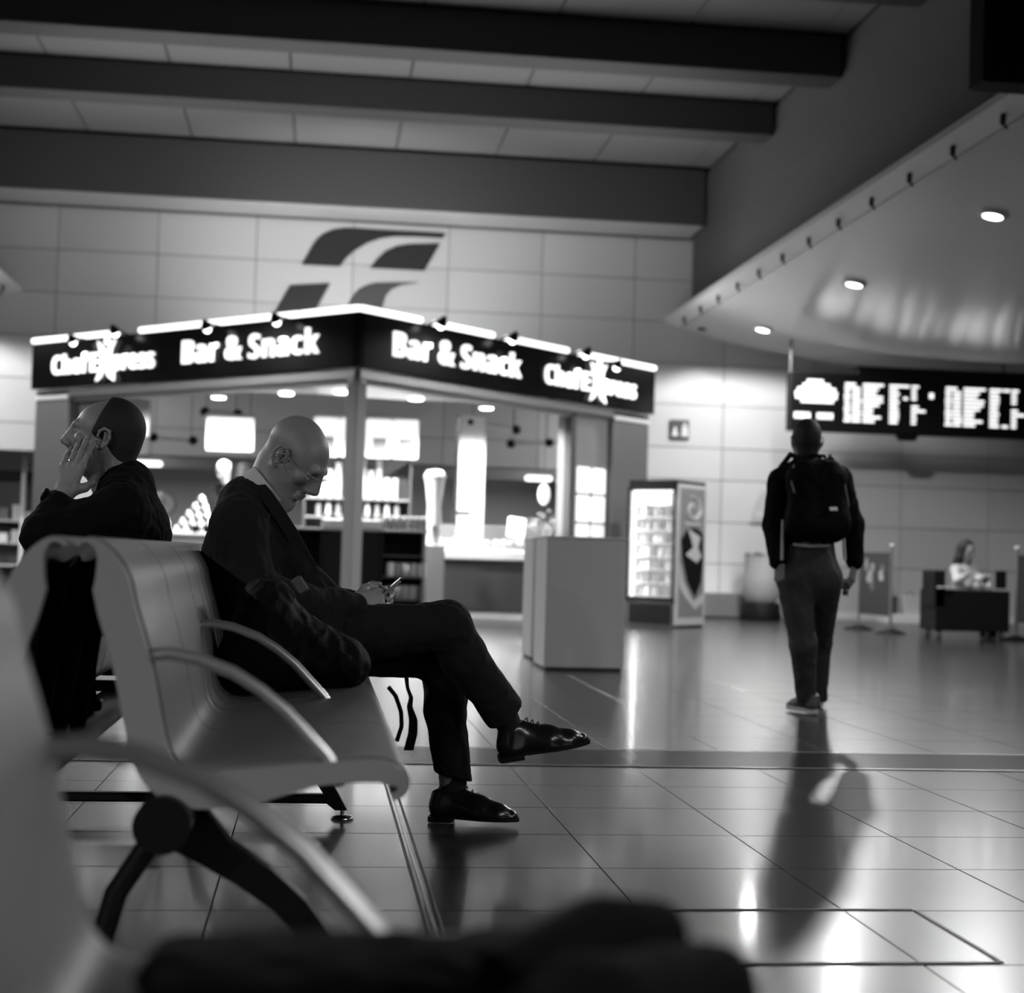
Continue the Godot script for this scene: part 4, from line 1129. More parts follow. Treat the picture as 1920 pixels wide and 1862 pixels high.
func build_bench(called: String, label: String, z_near: float, seats: int, arms: Array, legs: Array, dx := 0.0) -> Node3D:
	var b := thing(called, label, "bench", Vector3(BACK_X + dx, 0, -z_near))
	var off := Vector3(-BACK_X, 0, 0)
	var prof := bench_outline()
	for side in [1.0, -1.0]:
		var p := prof if side > 0 else mirrored(prof)
		p = p.map(func(q): return q - Vector2(BACK_X, 0))
		# one pressed and perforated shell for each seat
		var shell := mb().sheet(p, -PITCH + 0.005, -0.005, 0.008, 2).mesh()
		for s in seats:
			inst("seat_shell", shell, M["seat steel"], b, Transform3D(Basis.IDENTITY, Vector3(0, 0, -s * PITCH)))
		# end frames: a thick plate that follows the shell
		var outline := PackedVector2Array()
		for q in p: outline.append(q)
		var n := p.size()
		for i in range(n - 1, -1, -1):
			var d: Vector2 = (p[mini(i + 1, n - 1)] - p[maxi(i - 1, 0)]).normalized()
			var nn: Vector2 = Vector2(d.y, -d.x) * side
			var f := float(i) / (n - 1)
			var th := 0.006 + 0.058 * smoothstep(0.02, 0.14, f) * (1.0 - 0.45 * smoothstep(0.6, 0.78, f)) * (1.0 - smoothstep(0.92, 1.0, f) * 0.8)
			outline.append(p[i] + nn * th)
		var fm := mb().prism(outline, 0.03, Transform3D.IDENTITY).mesh()
		for z in [0.012, -seats * PITCH - 0.012]:
			inst("end_frame", fm, M["frame grey"], b, Transform3D(Basis.IDENTITY, Vector3(0, 0, z)))
		# armrests: bent round bars bolted to back and seat
		var ap := [Vector2(-0.325, 0.664), Vector2(-0.30, 0.676), Vector2(-0.25, 0.681), Vector2(-0.20, 0.672), Vector2(-0.14, 0.650), Vector2(-0.09, 0.619), Vector2(-0.045, 0.583), Vector2(-0.005, 0.541), Vector2(0.03, 0.504), Vector2(0.05, 0.472)]
		for a in arms:
			var path := []
			for q in ap:
				var x: float = q.x if side > 0 else 2.0 * BACK_X - q.x
				path.append(Vector3(x - BACK_X, q.y, -a))
			var arm := obj("armrest", mb().tube(path, 0.0115, 12), M["arm steel"], b)
			for e in [0, 9]:
				obj("bolt", mb().lathe([Vector2(0.02, -0.008), Vector2(0.022, 0.0), Vector2(0.016, 0.01), Vector2(0.006, 0.014)], 12, path[e] + Vector3(0, 0, 0.012), Basis.from_euler(Vector3(PI / 2, 0, 0))), M["dark grey"], arm)
		# round beam under the seats
		var bx: float = (-0.25 - BACK_X) * side
		obj("beam", mb().tube([Vector3(bx, 0.388, 0.06), Vector3(bx, 0.388, -seats * PITCH - 0.06)], 0.05, 20), M["black metal"], b)
		for z in range(seats):
			obj("bracket", mb().box(Vector3(bx + side * 0.03, 0.445, -(z + 0.5) * PITCH), Vector3(0.16, 0.03, 0.06), 0.006), M["black metal"], b)
	# legs: an arch to each foot, tied by a low bar
	for z in legs:
		var leg := mb()
		for side in [1.0, -1.0]:
			var o := func(x, y): return Vector2((x - BACK_X) * side, y)
			leg.prism(PackedVector2Array([o.call(-0.29, 0.39), o.call(-0.25, 0.435), o.call(-0.2, 0.415), o.call(-0.136, 0.335), o.call(-0.06, 0.285), o.call(0.0, 0.232), o.call(0.045, 0.172), o.call(0.085, 0.1), o.call(0.125, 0.03), o.call(0.085, 0.03), o.call(0.06, 0.05), o.call(0.045, 0.085), o.call(-0.01, 0.165), o.call(-0.06, 0.215), o.call(-0.13, 0.262), o.call(-0.2, 0.3), o.call(-0.27, 0.335)]), 0.045, Transform3D(Basis.IDENTITY, Vector3(0, 0, -z)))
			leg.tube([Vector3((-0.265 - BACK_X) * side, 0.36, -z), Vector3((-0.34 - BACK_X) * side, 0.24, -z), Vector3((-0.385 - BACK_X) * side, 0.07, -z)], 0.022, 10)
		leg.box(Vector3(0, 0.065, -z), Vector3(1.03, 0.03, 0.04), 0.006)
		var lo := obj("leg", leg, M["black metal"], b)
		for side in [1.0, -1.0]:
			obj("foot", mb().tube([Vector3((0.11 - BACK_X) * side, 0.01, -z), Vector3((0.11 - BACK_X) * side, 0.04, -z)], 0.007, 8).lathe([Vector2(0.036, 0.0), Vector2(0.038, 0.005), Vector2(0.03, 0.011), Vector2(0.008, 0.014)], 20, Vector3((0.11 - BACK_X) * side, 0, -z)), M["chrome"], lo)
	return b

func build_benches() -> void:
	var perf := Image.create_empty(64, 64, false, Image.FORMAT_RGB8)
	perf.fill(Color(1, 1, 1))
	for y in 64:
		for x in 64:
			var d := minf(Vector2(x - 32, y - 32).length(), 99.0)
			for c in [Vector2(0, 0), Vector2(64, 0), Vector2(0, 64), Vector2(64, 64)]:
				d = minf(d, Vector2(x, y).distance_to(c))
			if d < 14.0: perf.set_pixel(x, y, Color(0.35, 0.35, 0.35))
	var pt := ImageTexture.create_from_image(perf)
	var m := mat("seat steel", 0.27, 0.4, 0.3)
	m.albedo_texture = pt
	m.uv1_scale = Vector3(1.0 / 0.009, 1.0 / 0.009, 1)
	mat("frame grey", 0.27, 0.45)
	mat("arm steel", 0.5, 0.3, 0.7)
	mat("black metal", 0.006, 0.45, 0.0, 0.3)
	build_bench("waiting_bench", "double row of perforated grey steel seats where both men sit", 2.83, 5, [0.0, 1.16, 2.9], [0.1, 2.34])
	build_bench("waiting_bench", "blurred end of the neighbouring grey steel bench with one curved armrest", -0.22, 3, [1.74], [0.3, 1.3], 0.04)

# ---------------------------------------------------------------- bodies: tapered bones joined in a distance field, meshed as surface nets
class Field:
	var o: Vector3
	var c: float
	var nx: int
	var ny: int
	var nz: int
	var d := PackedFloat32Array()

	func _init(lo: Vector3, hi: Vector3, cell: float) -> void:
		o = lo; c = cell
		nx = ceili((hi.x - lo.x) / cell) + 1; ny = ceili((hi.y - lo.y) / cell) + 1; nz = ceili((hi.z - lo.z) / cell) + 1
		d.resize(nx * ny * nz)
		d.fill(9.0)

	func cone(a: Vector3, b: Vector3, ra: float, rb: float, k := 0.02, u := Vector3.ZERO, s := 1.0, sub := false) -> Field:    # u, s: squeeze the cross-section along u to s
		var m := maxf(ra, rb) + k + 2.5 * c
		var lo := a.min(b) - Vector3(m, m, m) - o
		var hi := a.max(b) + Vector3(m, m, m) - o
		var x0 := clampi(floori(lo.x / c), 0, nx - 1); var x1 := clampi(ceili(hi.x / c), 0, nx - 1)
		var y0 := clampi(floori(lo.y / c), 0, ny - 1); var y1 := clampi(ceili(hi.y / c), 0, ny - 1)
		var z0 := clampi(floori(lo.z / c), 0, nz - 1); var z1 := clampi(ceili(hi.z / c), 0, nz - 1)
		var q := 1.0 / s - 1.0
		var e := b - a
		if s != 1.0: e += u * (e.dot(u) * q)
		var l2 := maxf(e.length_squared(), 1e-9)
		var dr := rb - ra
		for z in range(z0, z1 + 1):
			for y in range(y0, y1 + 1):
				var i := (z * ny + y) * nx + x0
				var p := o + Vector3(x0 * c, y * c, z * c) - a
				for x in range(x0, x1 + 1):
					var w := p
					if s != 1.0: w += u * (w.dot(u) * q)
					var h := clampf(w.dot(e) / l2, 0.0, 1.0)
					var v := (w - e * h).length() - ra - dr * h
					var t := d[i]
					if sub:
						v = -v
						var g := maxf(k - absf(t - v), 0.0) / k
						d[i] = maxf(t, v) + g * g * k * 0.25
					else:
						var g := maxf(k - absf(t - v), 0.0) / k
						d[i] = minf(t, v) - g * g * k * 0.25
					i += 1
					p.x += c
		return self

	func ball(at: Vector3, r: Vector3, t := Basis.IDENTITY, k := 0.02, sub := false) -> Field:
		var m := maxf(r.x, maxf(r.y, r.z)) + k + 2.5 * c
		var lo := at - Vector3(m, m, m) - o
		var hi := at + Vector3(m, m, m) - o
		var x0 := clampi(floori(lo.x / c), 0, nx - 1); var x1 := clampi(ceili(hi.x / c), 0, nx - 1)
		var y0 := clampi(floori(lo.y / c), 0, ny - 1); var y1 := clampi(ceili(hi.y / c), 0, ny - 1)
		var z0 := clampi(floori(lo.z / c), 0, nz - 1); var z1 := clampi(ceili(hi.z / c), 0, nz - 1)
		var ti := t.transposed()
		for z in range(z0, z1 + 1):
			for y in range(y0, y1 + 1):
				var i := (z * ny + y) * nx + x0
				var p := o + Vector3(x0 * c, y * c, z * c) - at
				for x in range(x0, x1 + 1):
					var w := (ti * p) / r
					var k0 := w.length()
					var k1 := (w / r).length()
					var v := k0 * (k0 - 1.0) / maxf(k1, 1e-6) if k0 > 1e-5 else -r.y
					var e := d[i]
					if sub:
						v = -v
						var g := maxf(k - absf(e - v), 0.0) / k
						d[i] = maxf(e, v) + g * g * k * 0.25
					else:
						var g := maxf(k - absf(e - v), 0.0) / k
						d[i] = minf(e, v) - g * g * k * 0.25
					i += 1
					p.x += c
		return self

	func chain(p: Array, r: Array, k := 0.02, u := Vector3.ZERO, s := 1.0) -> Field:
		for i in p.size() - 1:
			cone(p[i], p[i + 1], r[i], r[i + 1], k, u, s)
		return self

	func cut(n: Vector3, at: Vector3, k := 0.006) -> Field:      # keeps what lies behind the plane
		n = n.normalized()
		for z in nz:
			for y in ny:
				var i := (z * ny + y) * nx
				var v := n.dot(o + Vector3(0, y * c, z * c) - at)
				for x in nx:
					var e := d[i]
					if e < 0.1:
						var g := maxf(k - absf(e - v), 0.0) / k
						d[i] = maxf(e, v) + g * g * k * 0.25
					i += 1
					v += n.x * c
		return self

	func folds(amp: float, freq: Vector3, sd: int) -> Field:      # creases in cloth
		var f := FastNoiseLite.new()
		f.seed = sd; f.frequency = 1.0; f.fractal_octaves = 2; f.noise_type = FastNoiseLite.TYPE_SIMPLEX_SMOOTH
		for z in nz:
			for y in ny:
				var i := (z * ny + y) * nx
				for x in nx:
					var e := d[i]
					if e < 0.035 and e > -0.035:
						var w := (o + Vector3(x, y, z) * c) * freq
						d[i] = e - amp * (1.0 - 2.0 * absf(f.get_noise_3d(w.x, w.y, w.z)))
					i += 1
		return self

	func mesh_into(b: MB, shift := Vector3.ZERO) -> MB:
		var at := PackedInt32Array()
		at.resize(nx * ny * nz)
		at.fill(-1)
		var sy := nx; var sz := nx * ny
		var lim := 4.0 * c
		for z in nz - 1:
			for y in ny - 1:
				var i := (z * ny + y) * nx
				for x in nx - 1:
					var e0 := d[i]
					if e0 > lim or e0 < -lim:
						i += 1
						continue
					var e1 := d[i + 1]; var e2 := d[i + sy]; var e3 := d[i + sy + 1]
					var e4 := d[i + sz]; var e5 := d[i + sz + 1]; var e6 := d[i + sz + sy]; var e7 := d[i + sz + sy + 1]
					var neg := int(e0 < 0) + int(e1 < 0) + int(e2 < 0) + int(e3 < 0) + int(e4 < 0) + int(e5 < 0) + int(e6 < 0) + int(e7 < 0)
					if neg == 0 or neg == 8:
						i += 1
						continue
					var s := Vector3.ZERO; var n := 0
					if (e0 < 0) != (e1 < 0): s += Vector3(e0 / (e0 - e1), 0, 0); n += 1
					if (e2 < 0) != (e3 < 0): s += Vector3(e2 / (e2 - e3), 1, 0); n += 1
					if (e4 < 0) != (e5 < 0): s += Vector3(e4 / (e4 - e5), 0, 1); n += 1
					if (e6 < 0) != (e7 < 0): s += Vector3(e6 / (e6 - e7), 1, 1); n += 1
					if (e0 < 0) != (e2 < 0): s += Vector3(0, e0 / (e0 - e2), 0); n += 1
					if (e1 < 0) != (e3 < 0): s += Vector3(1, e1 / (e1 - e3), 0); n += 1
					if (e4 < 0) != (e6 < 0): s += Vector3(0, e4 / (e4 - e6), 1); n += 1
					if (e5 < 0) != (e7 < 0): s += Vector3(1, e5 / (e5 - e7), 1); n += 1
					if (e0 < 0) != (e4 < 0): s += Vector3(0, 0, e0 / (e0 - e4)); n += 1
					if (e1 < 0) != (e5 < 0): s += Vector3(1, 0, e1 / (e1 - e5)); n += 1
					if (e2 < 0) != (e6 < 0): s += Vector3(0, 1, e2 / (e2 - e6)); n += 1
					if (e3 < 0) != (e7 < 0): s += Vector3(1, 1, e3 / (e3 - e7)); n += 1
					var g := Vector3(e1 + e3 + e5 + e7 - e0 - e2 - e4 - e6, e2 + e3 + e6 + e7 - e0 - e1 - e4 - e5, e4 + e5 + e6 + e7 - e0 - e1 - e2 - e3)
					var w := o + (Vector3(x, y, z) + s / n) * c
					at[i] = b.vert(w + shift, g.normalized(), Vector2(w.x + w.z, w.y))
					i += 1
		for z in range(1, nz - 1):
			for y in range(1, ny - 1):
				var i := (z * ny + y) * nx + 1
				for x in range(1, nx - 1):
					var e := d[i]
					if e < lim and e > -lim:
						var inside := e < 0
						if inside != (d[i + 1] < 0): quad(b, at, i, i - sy, i - sy - sz, i - sz)
						if inside != (d[i + sy] < 0): quad(b, at, i, i - 1, i - 1 - sz, i - sz)
						if inside != (d[i + sz] < 0): quad(b, at, i, i - 1, i - 1 - sy, i - sy)
					i += 1
		return b

	func quad(b: MB, at: PackedInt32Array, i: int, j: int, k: int, l: int) -> void:
		var a1 := at[i]; var a2 := at[j]; var a3 := at[k]; var a4 := at[l]
		if a1 < 0 or a2 < 0 or a3 < 0 or a4 < 0: return
		b.face(a1, a2, a3); b.face(a1, a3, a4)

# a head in its own axes: y up, z forward, x to its left; the origin lies between the ears
func head_field(f: Field, x: Transform3D, full := true) -> void:
	var t := x.basis
	var P := func(a, b, cc): return x * Vector3(a, b, cc)
	f.ball(P.call(0, 0.042, -0.018), Vector3(0.076, 0.094, 0.098), t, 0.02)
	f.ball(P.call(0, 0.03, 0.035), Vector3(0.068, 0.078, 0.064), t, 0.03)
	f.ball(P.call(0, -0.03, 0.04), Vector3(0.057, 0.06, 0.05), t, 0.03)
	f.cone(P.call(0, -0.06, 0.035), P.call(0, -0.098, 0.068), 0.05, 0.026, 0.03)
	f.ball(P.call(0, -0.102, 0.078), Vector3(0.022, 0.016, 0.018), t, 0.02)
	for s in [-1.0, 1.0]:
		f.cone(P.call(s * 0.055, -0.03, 0.0), P.call(s * 0.035, -0.088, 0.045), 0.022, 0.018, 0.03)
		f.ball(P.call(s * 0.04, -0.012, 0.068), Vector3(0.022, 0.018, 0.018), t, 0.02)
	if not full: return
	f.cone(P.call(-0.034, 0.031, 0.088), P.call(0.034, 0.031, 0.088), 0.011, 0.011, 0.02)
	for s in [-1.0, 1.0]:
		f.ball(P.call(s * 0.034, 0.012, 0.104), Vector3(0.016, 0.01, 0.014), t, 0.01, true)
		f.ball(P.call(s * 0.031, 0.011, 0.08), Vector3(0.014, 0.011, 0.012), t, 0.005)
		f.ball(P.call(s * 0.012, -0.03, 0.103), Vector3(0.009, 0.008, 0.011), t, 0.008)
		# ear: a thin plate, its rolled rim, the lobe and the hollow
		f.ball(P.call(s * 0.079, 0.0, -0.008), Vector3(0.006, 0.028, 0.017), t * Basis.from_euler(Vector3(-0.25, s * 0.35, 0)), 0.006)
		var rim := [Vector3(0.077, 0.004, 0.012), Vector3(0.081, 0.022, 0.008), Vector3(0.086, 0.032, -0.006), Vector3(0.091, 0.026, -0.022), Vector3(0.091, 0.006, -0.026), Vector3(0.087, -0.013, -0.02), Vector3(0.08, -0.026, -0.008), Vector3(0.077, -0.028, 0.001)]
		for i in 7:
			f.cone(P.call(rim[i].x * s, rim[i].y, rim[i].z), P.call(rim[i + 1].x * s, rim[i + 1].y, rim[i + 1].z), 0.0048, 0.0048 if i < 5 else 0.006, 0.004)
		f.cone(P.call(s * 0.083, 0.012, -0.002), P.call(s * 0.083, -0.008, -0.004), 0.0065, 0.0055, 0.004, Vector3.ZERO, 1.0, true)
	f.cone(P.call(0, 0.03, 0.084), P.call(0, -0.028, 0.094), 0.012, 0.018, 0.012)
	f.cone(P.call(0, 0.03, 0.094), P.call(0, -0.022, 0.118), 0.009, 0.0125, 0.014)
	f.cone(P.call(-0.02, -0.056, 0.092), P.call(0.02, -0.056, 0.092), 0.007, 0.007, 0.012)
	f.cone(P.call(-0.017, -0.068, 0.09), P.call(0.017, -0.068, 0.09), 0.008, 0.008, 0.01)
	f.cone(P.call(-0.022, -0.062, 0.102), P.call(0.022, -0.062, 0.102), 0.003, 0.003, 0.006, Vector3.ZERO, 1.0, true)

# a hand: wrist, knuckle line and finger curls; axes: y along the hand, x towards the thumb, z out of the back of the hand
func hand_field(f: Field, x: Transform3D, curls: Array, thumb: Array, spread := 0.06, k := 1.0) -> void:
	var P := func(v): return x * (v * k)
	f.cone(P.call(Vector3(0, -0.03, 0)), P.call(Vector3(0, 0.0, 0)), 0.027 * k, 0.026 * k, 0.01, x.basis.z.normalized(), 0.75)
	for i in 4:
		var kx := 0.031 - i * 0.0205
		var ky: float = [0.088, 0.092, 0.087, 0.078][i]
		f.cone(P.call(Vector3(kx * 0.45, 0.005, 0)), P.call(Vector3(kx, ky, 0)), 0.017 * k, 0.0105 * k, 0.016)
		var lens: Array = [[0.042, 0.026, 0.02], [0.046, 0.029, 0.021], [0.042, 0.027, 0.02], [0.033, 0.021, 0.018]][i]
		var at := Vector3(kx, ky, 0)
		var ang := 0.0
		var dir := Vector3(kx * spread * 10.0, 1, 0).normalized()
		for j in 3:
			ang += curls[i][j]
			var dd := Vector3(dir.x * cos(ang), dir.y * cos(ang), -sin(ang))
			var to: Vector3 = at + dd * lens[j]
			f.cone(P.call(at), P.call(to), [0.0098, 0.0088, 0.008][j] * k, [0.0088, 0.008, 0.0068][j] * k, 0.005)
			at = to
	f.cone(P.call(Vector3(0.018, 0.012, -0.004)), P.call(thumb[0]), 0.017 * k, 0.013 * k, 0.014)
	f.cone(P.call(thumb[0]), P.call(thumb[1]), 0.0125 * k, 0.0105 * k, 0.008)
	f.cone(P.call(thumb[1]), P.call(thumb[2]), 0.0105 * k, 0.0085 * k, 0.006)

# a leather or canvas shoe: heel at the origin, toe along +x, sole on y = 0
func make_shoe(parent: Node, x: Transform3D, upper: Material, sole: Material, length := 0.295, laced := true, called := "shoe") -> void:
	var f := Field.new(Vector3(-0.04, -0.02, -0.07), Vector3(length + 0.04, 0.17, 0.07), 0.005)
	var L := length
	var U := Vector3(0, 0, 1)
	f.cone(Vector3(0.035, 0.045, 0), Vector3(0.04, 0.095, 0), 0.037, 0.034, 0.02)
	f.cone(Vector3(0.045, 0.05, 0), Vector3(L * 0.55, 0.042, 0.004), 0.038, 0.042, 0.03)
	f.cone(Vector3(0.06, 0.095, 0), Vector3(L * 0.5, 0.055, 0.002), 0.034, 0.034, 0.03)
	f.cone(Vector3(L * 0.55, 0.038, 0.004), Vector3(L * 0.75, 0.03, 0.004), 0.044, 0.04, 0.03)
	f.cone(Vector3(L * 0.75, 0.028, 0.004), Vector3(L - 0.03, 0.024, -0.002), 0.036, 0.026, 0.02)
	f.cut(Vector3(0, -1, 0), Vector3(0, 0.022, 0))
	f.cut(Vector3(-0.25, 1, 0), Vector3(0.04, 0.112, 0))
	f.ball(Vector3(0.05, 0.135, 0), Vector3(0.034, 0.045, 0.026), Basis.IDENTITY, 0.006, true)
	var s := obj(called, f.mesh_into(mb()), upper, parent, x)
	var out := PackedVector2Array()
	for k in 28:
		var a := TAU * k / 28.0
		var px := L * 0.5 + cos(a) * L * 0.5
		var w := 0.036 + 0.014 * smoothstep(0.25, 0.7, px / L) - 0.012 * smoothstep(0.82, 1.0, px / L)
		out.append(Vector2(px, -sin(a) * w * (1.0 if absf(sin(a)) > 0.001 else 1.0) * pow(absf(sin(a)), -0.35) if absf(sin(a)) > 0.05 else -sin(a) * w))
	var flat := Transform3D(Basis(Vector3(1, 0, 0), Vector3(0, 0, -1), Vector3(0, 1, 0)), Vector3(0, 0.02, 0))
	obj("sole", mb().prism(out, 0.012 if laced else 0.026, flat.translated(Vector3(0, 0.0 if laced else -0.006, 0))), sole, s)
	if laced:
		obj("heel", mb().prism(PackedVector2Array([Vector2(0, -0.034), Vector2(0.075, -0.036), Vector2(0.08, 0.0), Vector2(0.075, 0.036), Vector2(0, 0.034), Vector2(-0.004, 0)]), 0.016, flat.translated(Vector3(0, -0.011, 0))), sole, s)
	for i in 4:
		var px := 0.1 + i * 0.018
		var py := 0.122 - i * 0.0095
		obj("lace", mb().tube([Vector3(px, py - 0.006, -0.022), Vector3(px + 0.003, py + 0.004, 0), Vector3(px, py - 0.006, 0.022)], 0.0022, 5), M["black"], s)

# ---------------------------------------------------------------- people
func person(label: String, base: Vector3) -> Node3D:
	return thing("person", label, "person", base)

func pt(x: float, y: float, z: float) -> Vector3:
	return onz(x, y, z)

func build_people() -> void:
	mat("skin", 0.3, 0.45)
	M["skin"].subsurf_scatter_enabled = true
	M["skin"].subsurf_scatter_strength = 0.1
	var sk: StandardMaterial3D = M["skin"]
	grain(sk, noise_tex(0.05, 0.88, 1.0, 256, 4, 8), 9.0)
	var wool := mat("suit wool", 0.018, 0.8, 0.0, 0.25)
	wool.rim_enabled = true; wool.rim = 0.15; wool.rim_tint = 0.3
	grain(wool, noise_tex(0.2, 0.6, 1.0, 256, 3, 12), 14.0)
	var trou := mat("dark trousers", 0.012, 0.8, 0.0, 0.25)
	trou.rim_enabled = true; trou.rim = 0.12
	var blk := mat("black cloth", 0.006, 0.85, 0.0, 0.2)
	blk.rim_enabled = true; blk.rim = 0.1
	mat("shirt", 0.55, 0.7)
	mat("shoe leather", 0.01, 0.22)
	mat("short hair", 0.03, 0.7)
	grain(M["short hair"], noise_tex(0.3, 0.35, 1.0, 256, 3, 5), 16.0)
	mat("walk trousers", 0.03, 0.8)
	mat("black nylon", 0.004, 0.7, 0.0, 0.2)
	mat("sock", 0.008, 0.9)
	mat("phone", 0.02, 0.2)
	seated_reader()
	seated_thinker()
	walker()
	bar_staff()
	stall_woman()

# the bald man in a suit with crossed legs, looking down at a phone
func seated_reader() -> void:
	var z := 4.88
	var base := Vector3(-0.08, 0.5, -z)
	var p := person("bald man in dark suit and glasses sitting cross-legged, looking down at a phone", base)
	var sh := -base
	# head, bowed
	var tilt := deg_to_rad(41.0)
	var hb := Basis(Vector3(0, 0, -1), Vector3(sin(tilt), cos(tilt), 0), Vector3(cos(tilt), -sin(tilt), 0))     # x: his left, y: up, z: forward
	hb = Basis(Vector3.UP, deg_to_rad(-22.0)) * hb
	var hp := pt(548, 862, z)
	var hx := Transform3D(hb * 1.06, hp)
	var body := mb()
	var f := Field.new(hp - Vector3(0.2, 0.24, 0.13), hp + Vector3(0.2, 0.18, 0.13), 0.0042)
	head_field(f, hx)
	var nb := pt(487, 945, z)
	f.cone(hx * Vector3(0, -0.04, -0.035), nb, 0.058, 0.066, 0.03)
	f.cone(hx * Vector3(0, -0.075, 0.03), nb + Vector3(0.045, 0.0, 0), 0.034, 0.04, 0.03)
	f.mesh_into(body, sh)
	# hands round the phone
	var wr := pt(668, 1132, 4.80); var wl := pt(672, 1128, 4.97)
	var dirr := (pt(735, 1122, 4.86) - wr).normalized()
	var curl := [[0.5, 0.7, 0.4], [0.6, 0.9, 0.5], [0.7, 1.0, 0.6], [0.8, 1.0, 0.6]]
	var outr := (Vector3(0, 0.35, 1) - dirr * dirr.dot(Vector3(0, 0.35, 1))).normalized()
	var rx := Transform3D(Basis(dirr.cross(outr).normalized() * -1.0, dirr, outr), wr)
	if rx.basis.x.y < 0: rx.basis.x = -rx.basis.x
	var fh := Field.new(wr - Vector3(0.08, 0.1, 0.14), wr + Vector3(0.2, 0.12, 0.1), 0.0036)
	hand_field(fh, rx, curl, [Vector3(0.045, 0.045, -0.012), Vector3(0.055, 0.075, -0.02), Vector3(0.052, 0.1, -0.022)], 0.02, 0.98)
	fh.mesh_into(body, sh)
	var dirl := (pt(735, 1116, 4.92) - wl).normalized()
	var outl := (Vector3(0, 0.3, -1) - dirl * dirl.dot(Vector3(0, 0.3, -1))).normalized()
	var lx := Transform3D(Basis(dirl.cross(outl).normalized(), dirl, outl), wl)
	if lx.basis.x.y < 0: lx.basis.x = -lx.basis.x
	var fl := Field.new(wl - Vector3(0.08, 0.1, 0.12), wl + Vector3(0.2, 0.12, 0.12), 0.0036)
	hand_field(fl, lx, curl, [Vector3(0.045, 0.045, -0.012), Vector3(0.055, 0.075, -0.02), Vector3(0.052, 0.1, -0.022)], 0.02, 0.98)
	fl.mesh_into(body, sh)
	# the trunk and limbs under the clothes keep it one figure
	var fb := Field.new(Vector3(-0.4, 0.02, -5.25), Vector3(0.75, 1.12, -4.6), 0.016)
	var pel := pt(512, 1205, z)
	fb.chain([nb, pt(470, 1040, z), pel], [0.07, 0.11, 0.11], 0.05)
	fb.cone(nb, pt(452, 1000, 4.73), 0.06, 0.05, 0.04); fb.cone(nb, pt(455, 1000, 5.05), 0.06, 0.05, 0.04)
	fb.chain([pt(452, 1000, 4.73), pt(492, 1125, 4.7), wr], [0.045, 0.038, 0.028], 0.02)
	fb.chain([pt(455, 1000, 5.05), pt(500, 1125, 5.08), wl], [0.045, 0.038, 0.028], 0.02)
	fb.chain([pel + Vector3(0, 0, 0.09), pt(838, 1168, 4.82), pt(945, 1345, 4.94)], [0.07, 0.055, 0.036], 0.03)
	fb.chain([pel + Vector3(0, 0, -0.09), pt(828, 1222, 5.02), pt(846, 1490, 5.12)], [0.07, 0.055, 0.036], 0.03)
	fb.mesh_into(body, sh)
	obj("body", body, M["skin"], p)
	# jacket
	var fj := Field.new(Vector3(-0.45, 0.46, -5.25), Vector3(0.3, 1.1, -4.52), 0.0085)
	var U := Vector3(0, 0, 1)
	fj.cone(pt(462, 955, z), pt(462, 1040, z), 0.085, 0.118, 0.06, U, 1.45)
	fj.cone(pt(462, 1040, z), pt(488, 1150, z), 0.118, 0.122, 0.06, U, 1.35)
	fj.cone(pt(488, 1150, z), pt(515, 1215, z), 0.122, 0.115, 0.06, U, 1.45)
	fj.cone(pt(465, 935, z), pt(447, 985, 4.75), 0.05, 0.07, 0.05)
	fj.cone(pt(465, 935, z), pt(450, 985, 5.03), 0.05, 0.07, 0.05)
	fj.cone(pt(447, 985, 4.74), pt(480, 1110, 4.685), 0.074, 0.062, 0.04)
	fj.cone(pt(480, 1112, 4.685), pt(560, 1135, 4.71), 0.064, 0.06, 0.03)
	fj.cone(pt(560, 1135, 4.71), pt(662, 1138, 4.79), 0.058, 0.043, 0.03)
	fj.cone(pt(450, 985, 5.04), pt(485, 1110, 5.1), 0.07, 0.06, 0.04)
	fj.cone(pt(485, 1110, 5.1), pt(665, 1134, 4.98), 0.06, 0.042, 0.03)
	# open front hanging forward to the lap, and the skirt of the jacket
	fj.cone(pt(515, 985, 4.82), pt(590, 1100, 4.8), 0.03, 0.035, 0.05)
	fj.cone(pt(515, 985, 4.94), pt(590, 1100, 4.96), 0.03, 0.035, 0.05)
	fj.cone(pt(590, 1100, 4.8), pt(640, 1160, 4.79), 0.035, 0.04, 0.05)
	fj.cone(pt(500, 1190, 4.76), pt(600, 1190, 4.74), 0.1, 0.07, 0.05)
	fj.cone(pt(500, 914, z), pt(560, 866, z), 0.074, 0.1, 0.006, Vector3.ZERO, 1.0, true)
	fj.folds(0.0055, Vector3(13, 8, 15), 3)
	obj("jacket", fj.mesh_into(mb(), sh), wool_mat(), p)
	# lapel: a flat folded strip from the back of the neck down the chest
	for s in [1.0, -1.0]:
		var lap := mb()
		var path := [[468, 902, 0.02], [485, 912, 0.05], [505, 935, 0.085], [524, 962, 0.095], [548, 1000, 0.085], [575, 1050, 0.08], [612, 1110, 0.075]]
		var wid := [0.02, 0.028, 0.035, 0.05, 0.045, 0.03, 0.012]
		var prev := []
		for i in path.size():
			var c := pt(path[i][0], path[i][1], z) + Vector3(0.004, 0.006, s * path[i][2]) + sh
			var w: float = wid[i]
			var q := [c + Vector3(0.012, 0.0, -s * w * 0.3), c + Vector3(0.006, 0.012, s * w * 0.4), c + Vector3(-0.028, -0.004, s * w * 0.7), c + Vector3(-0.024, -0.012, s * w * 0.5)]
			if i:
				for k in 4:
					var k2 := (k + 1) % 4
					lap.quad(prev[k], q[k], q[k2], prev[k2], (q[k] + q[k2]) * 0.5 - c + Vector3(0, 0.01, s * 0.02))
			prev = q
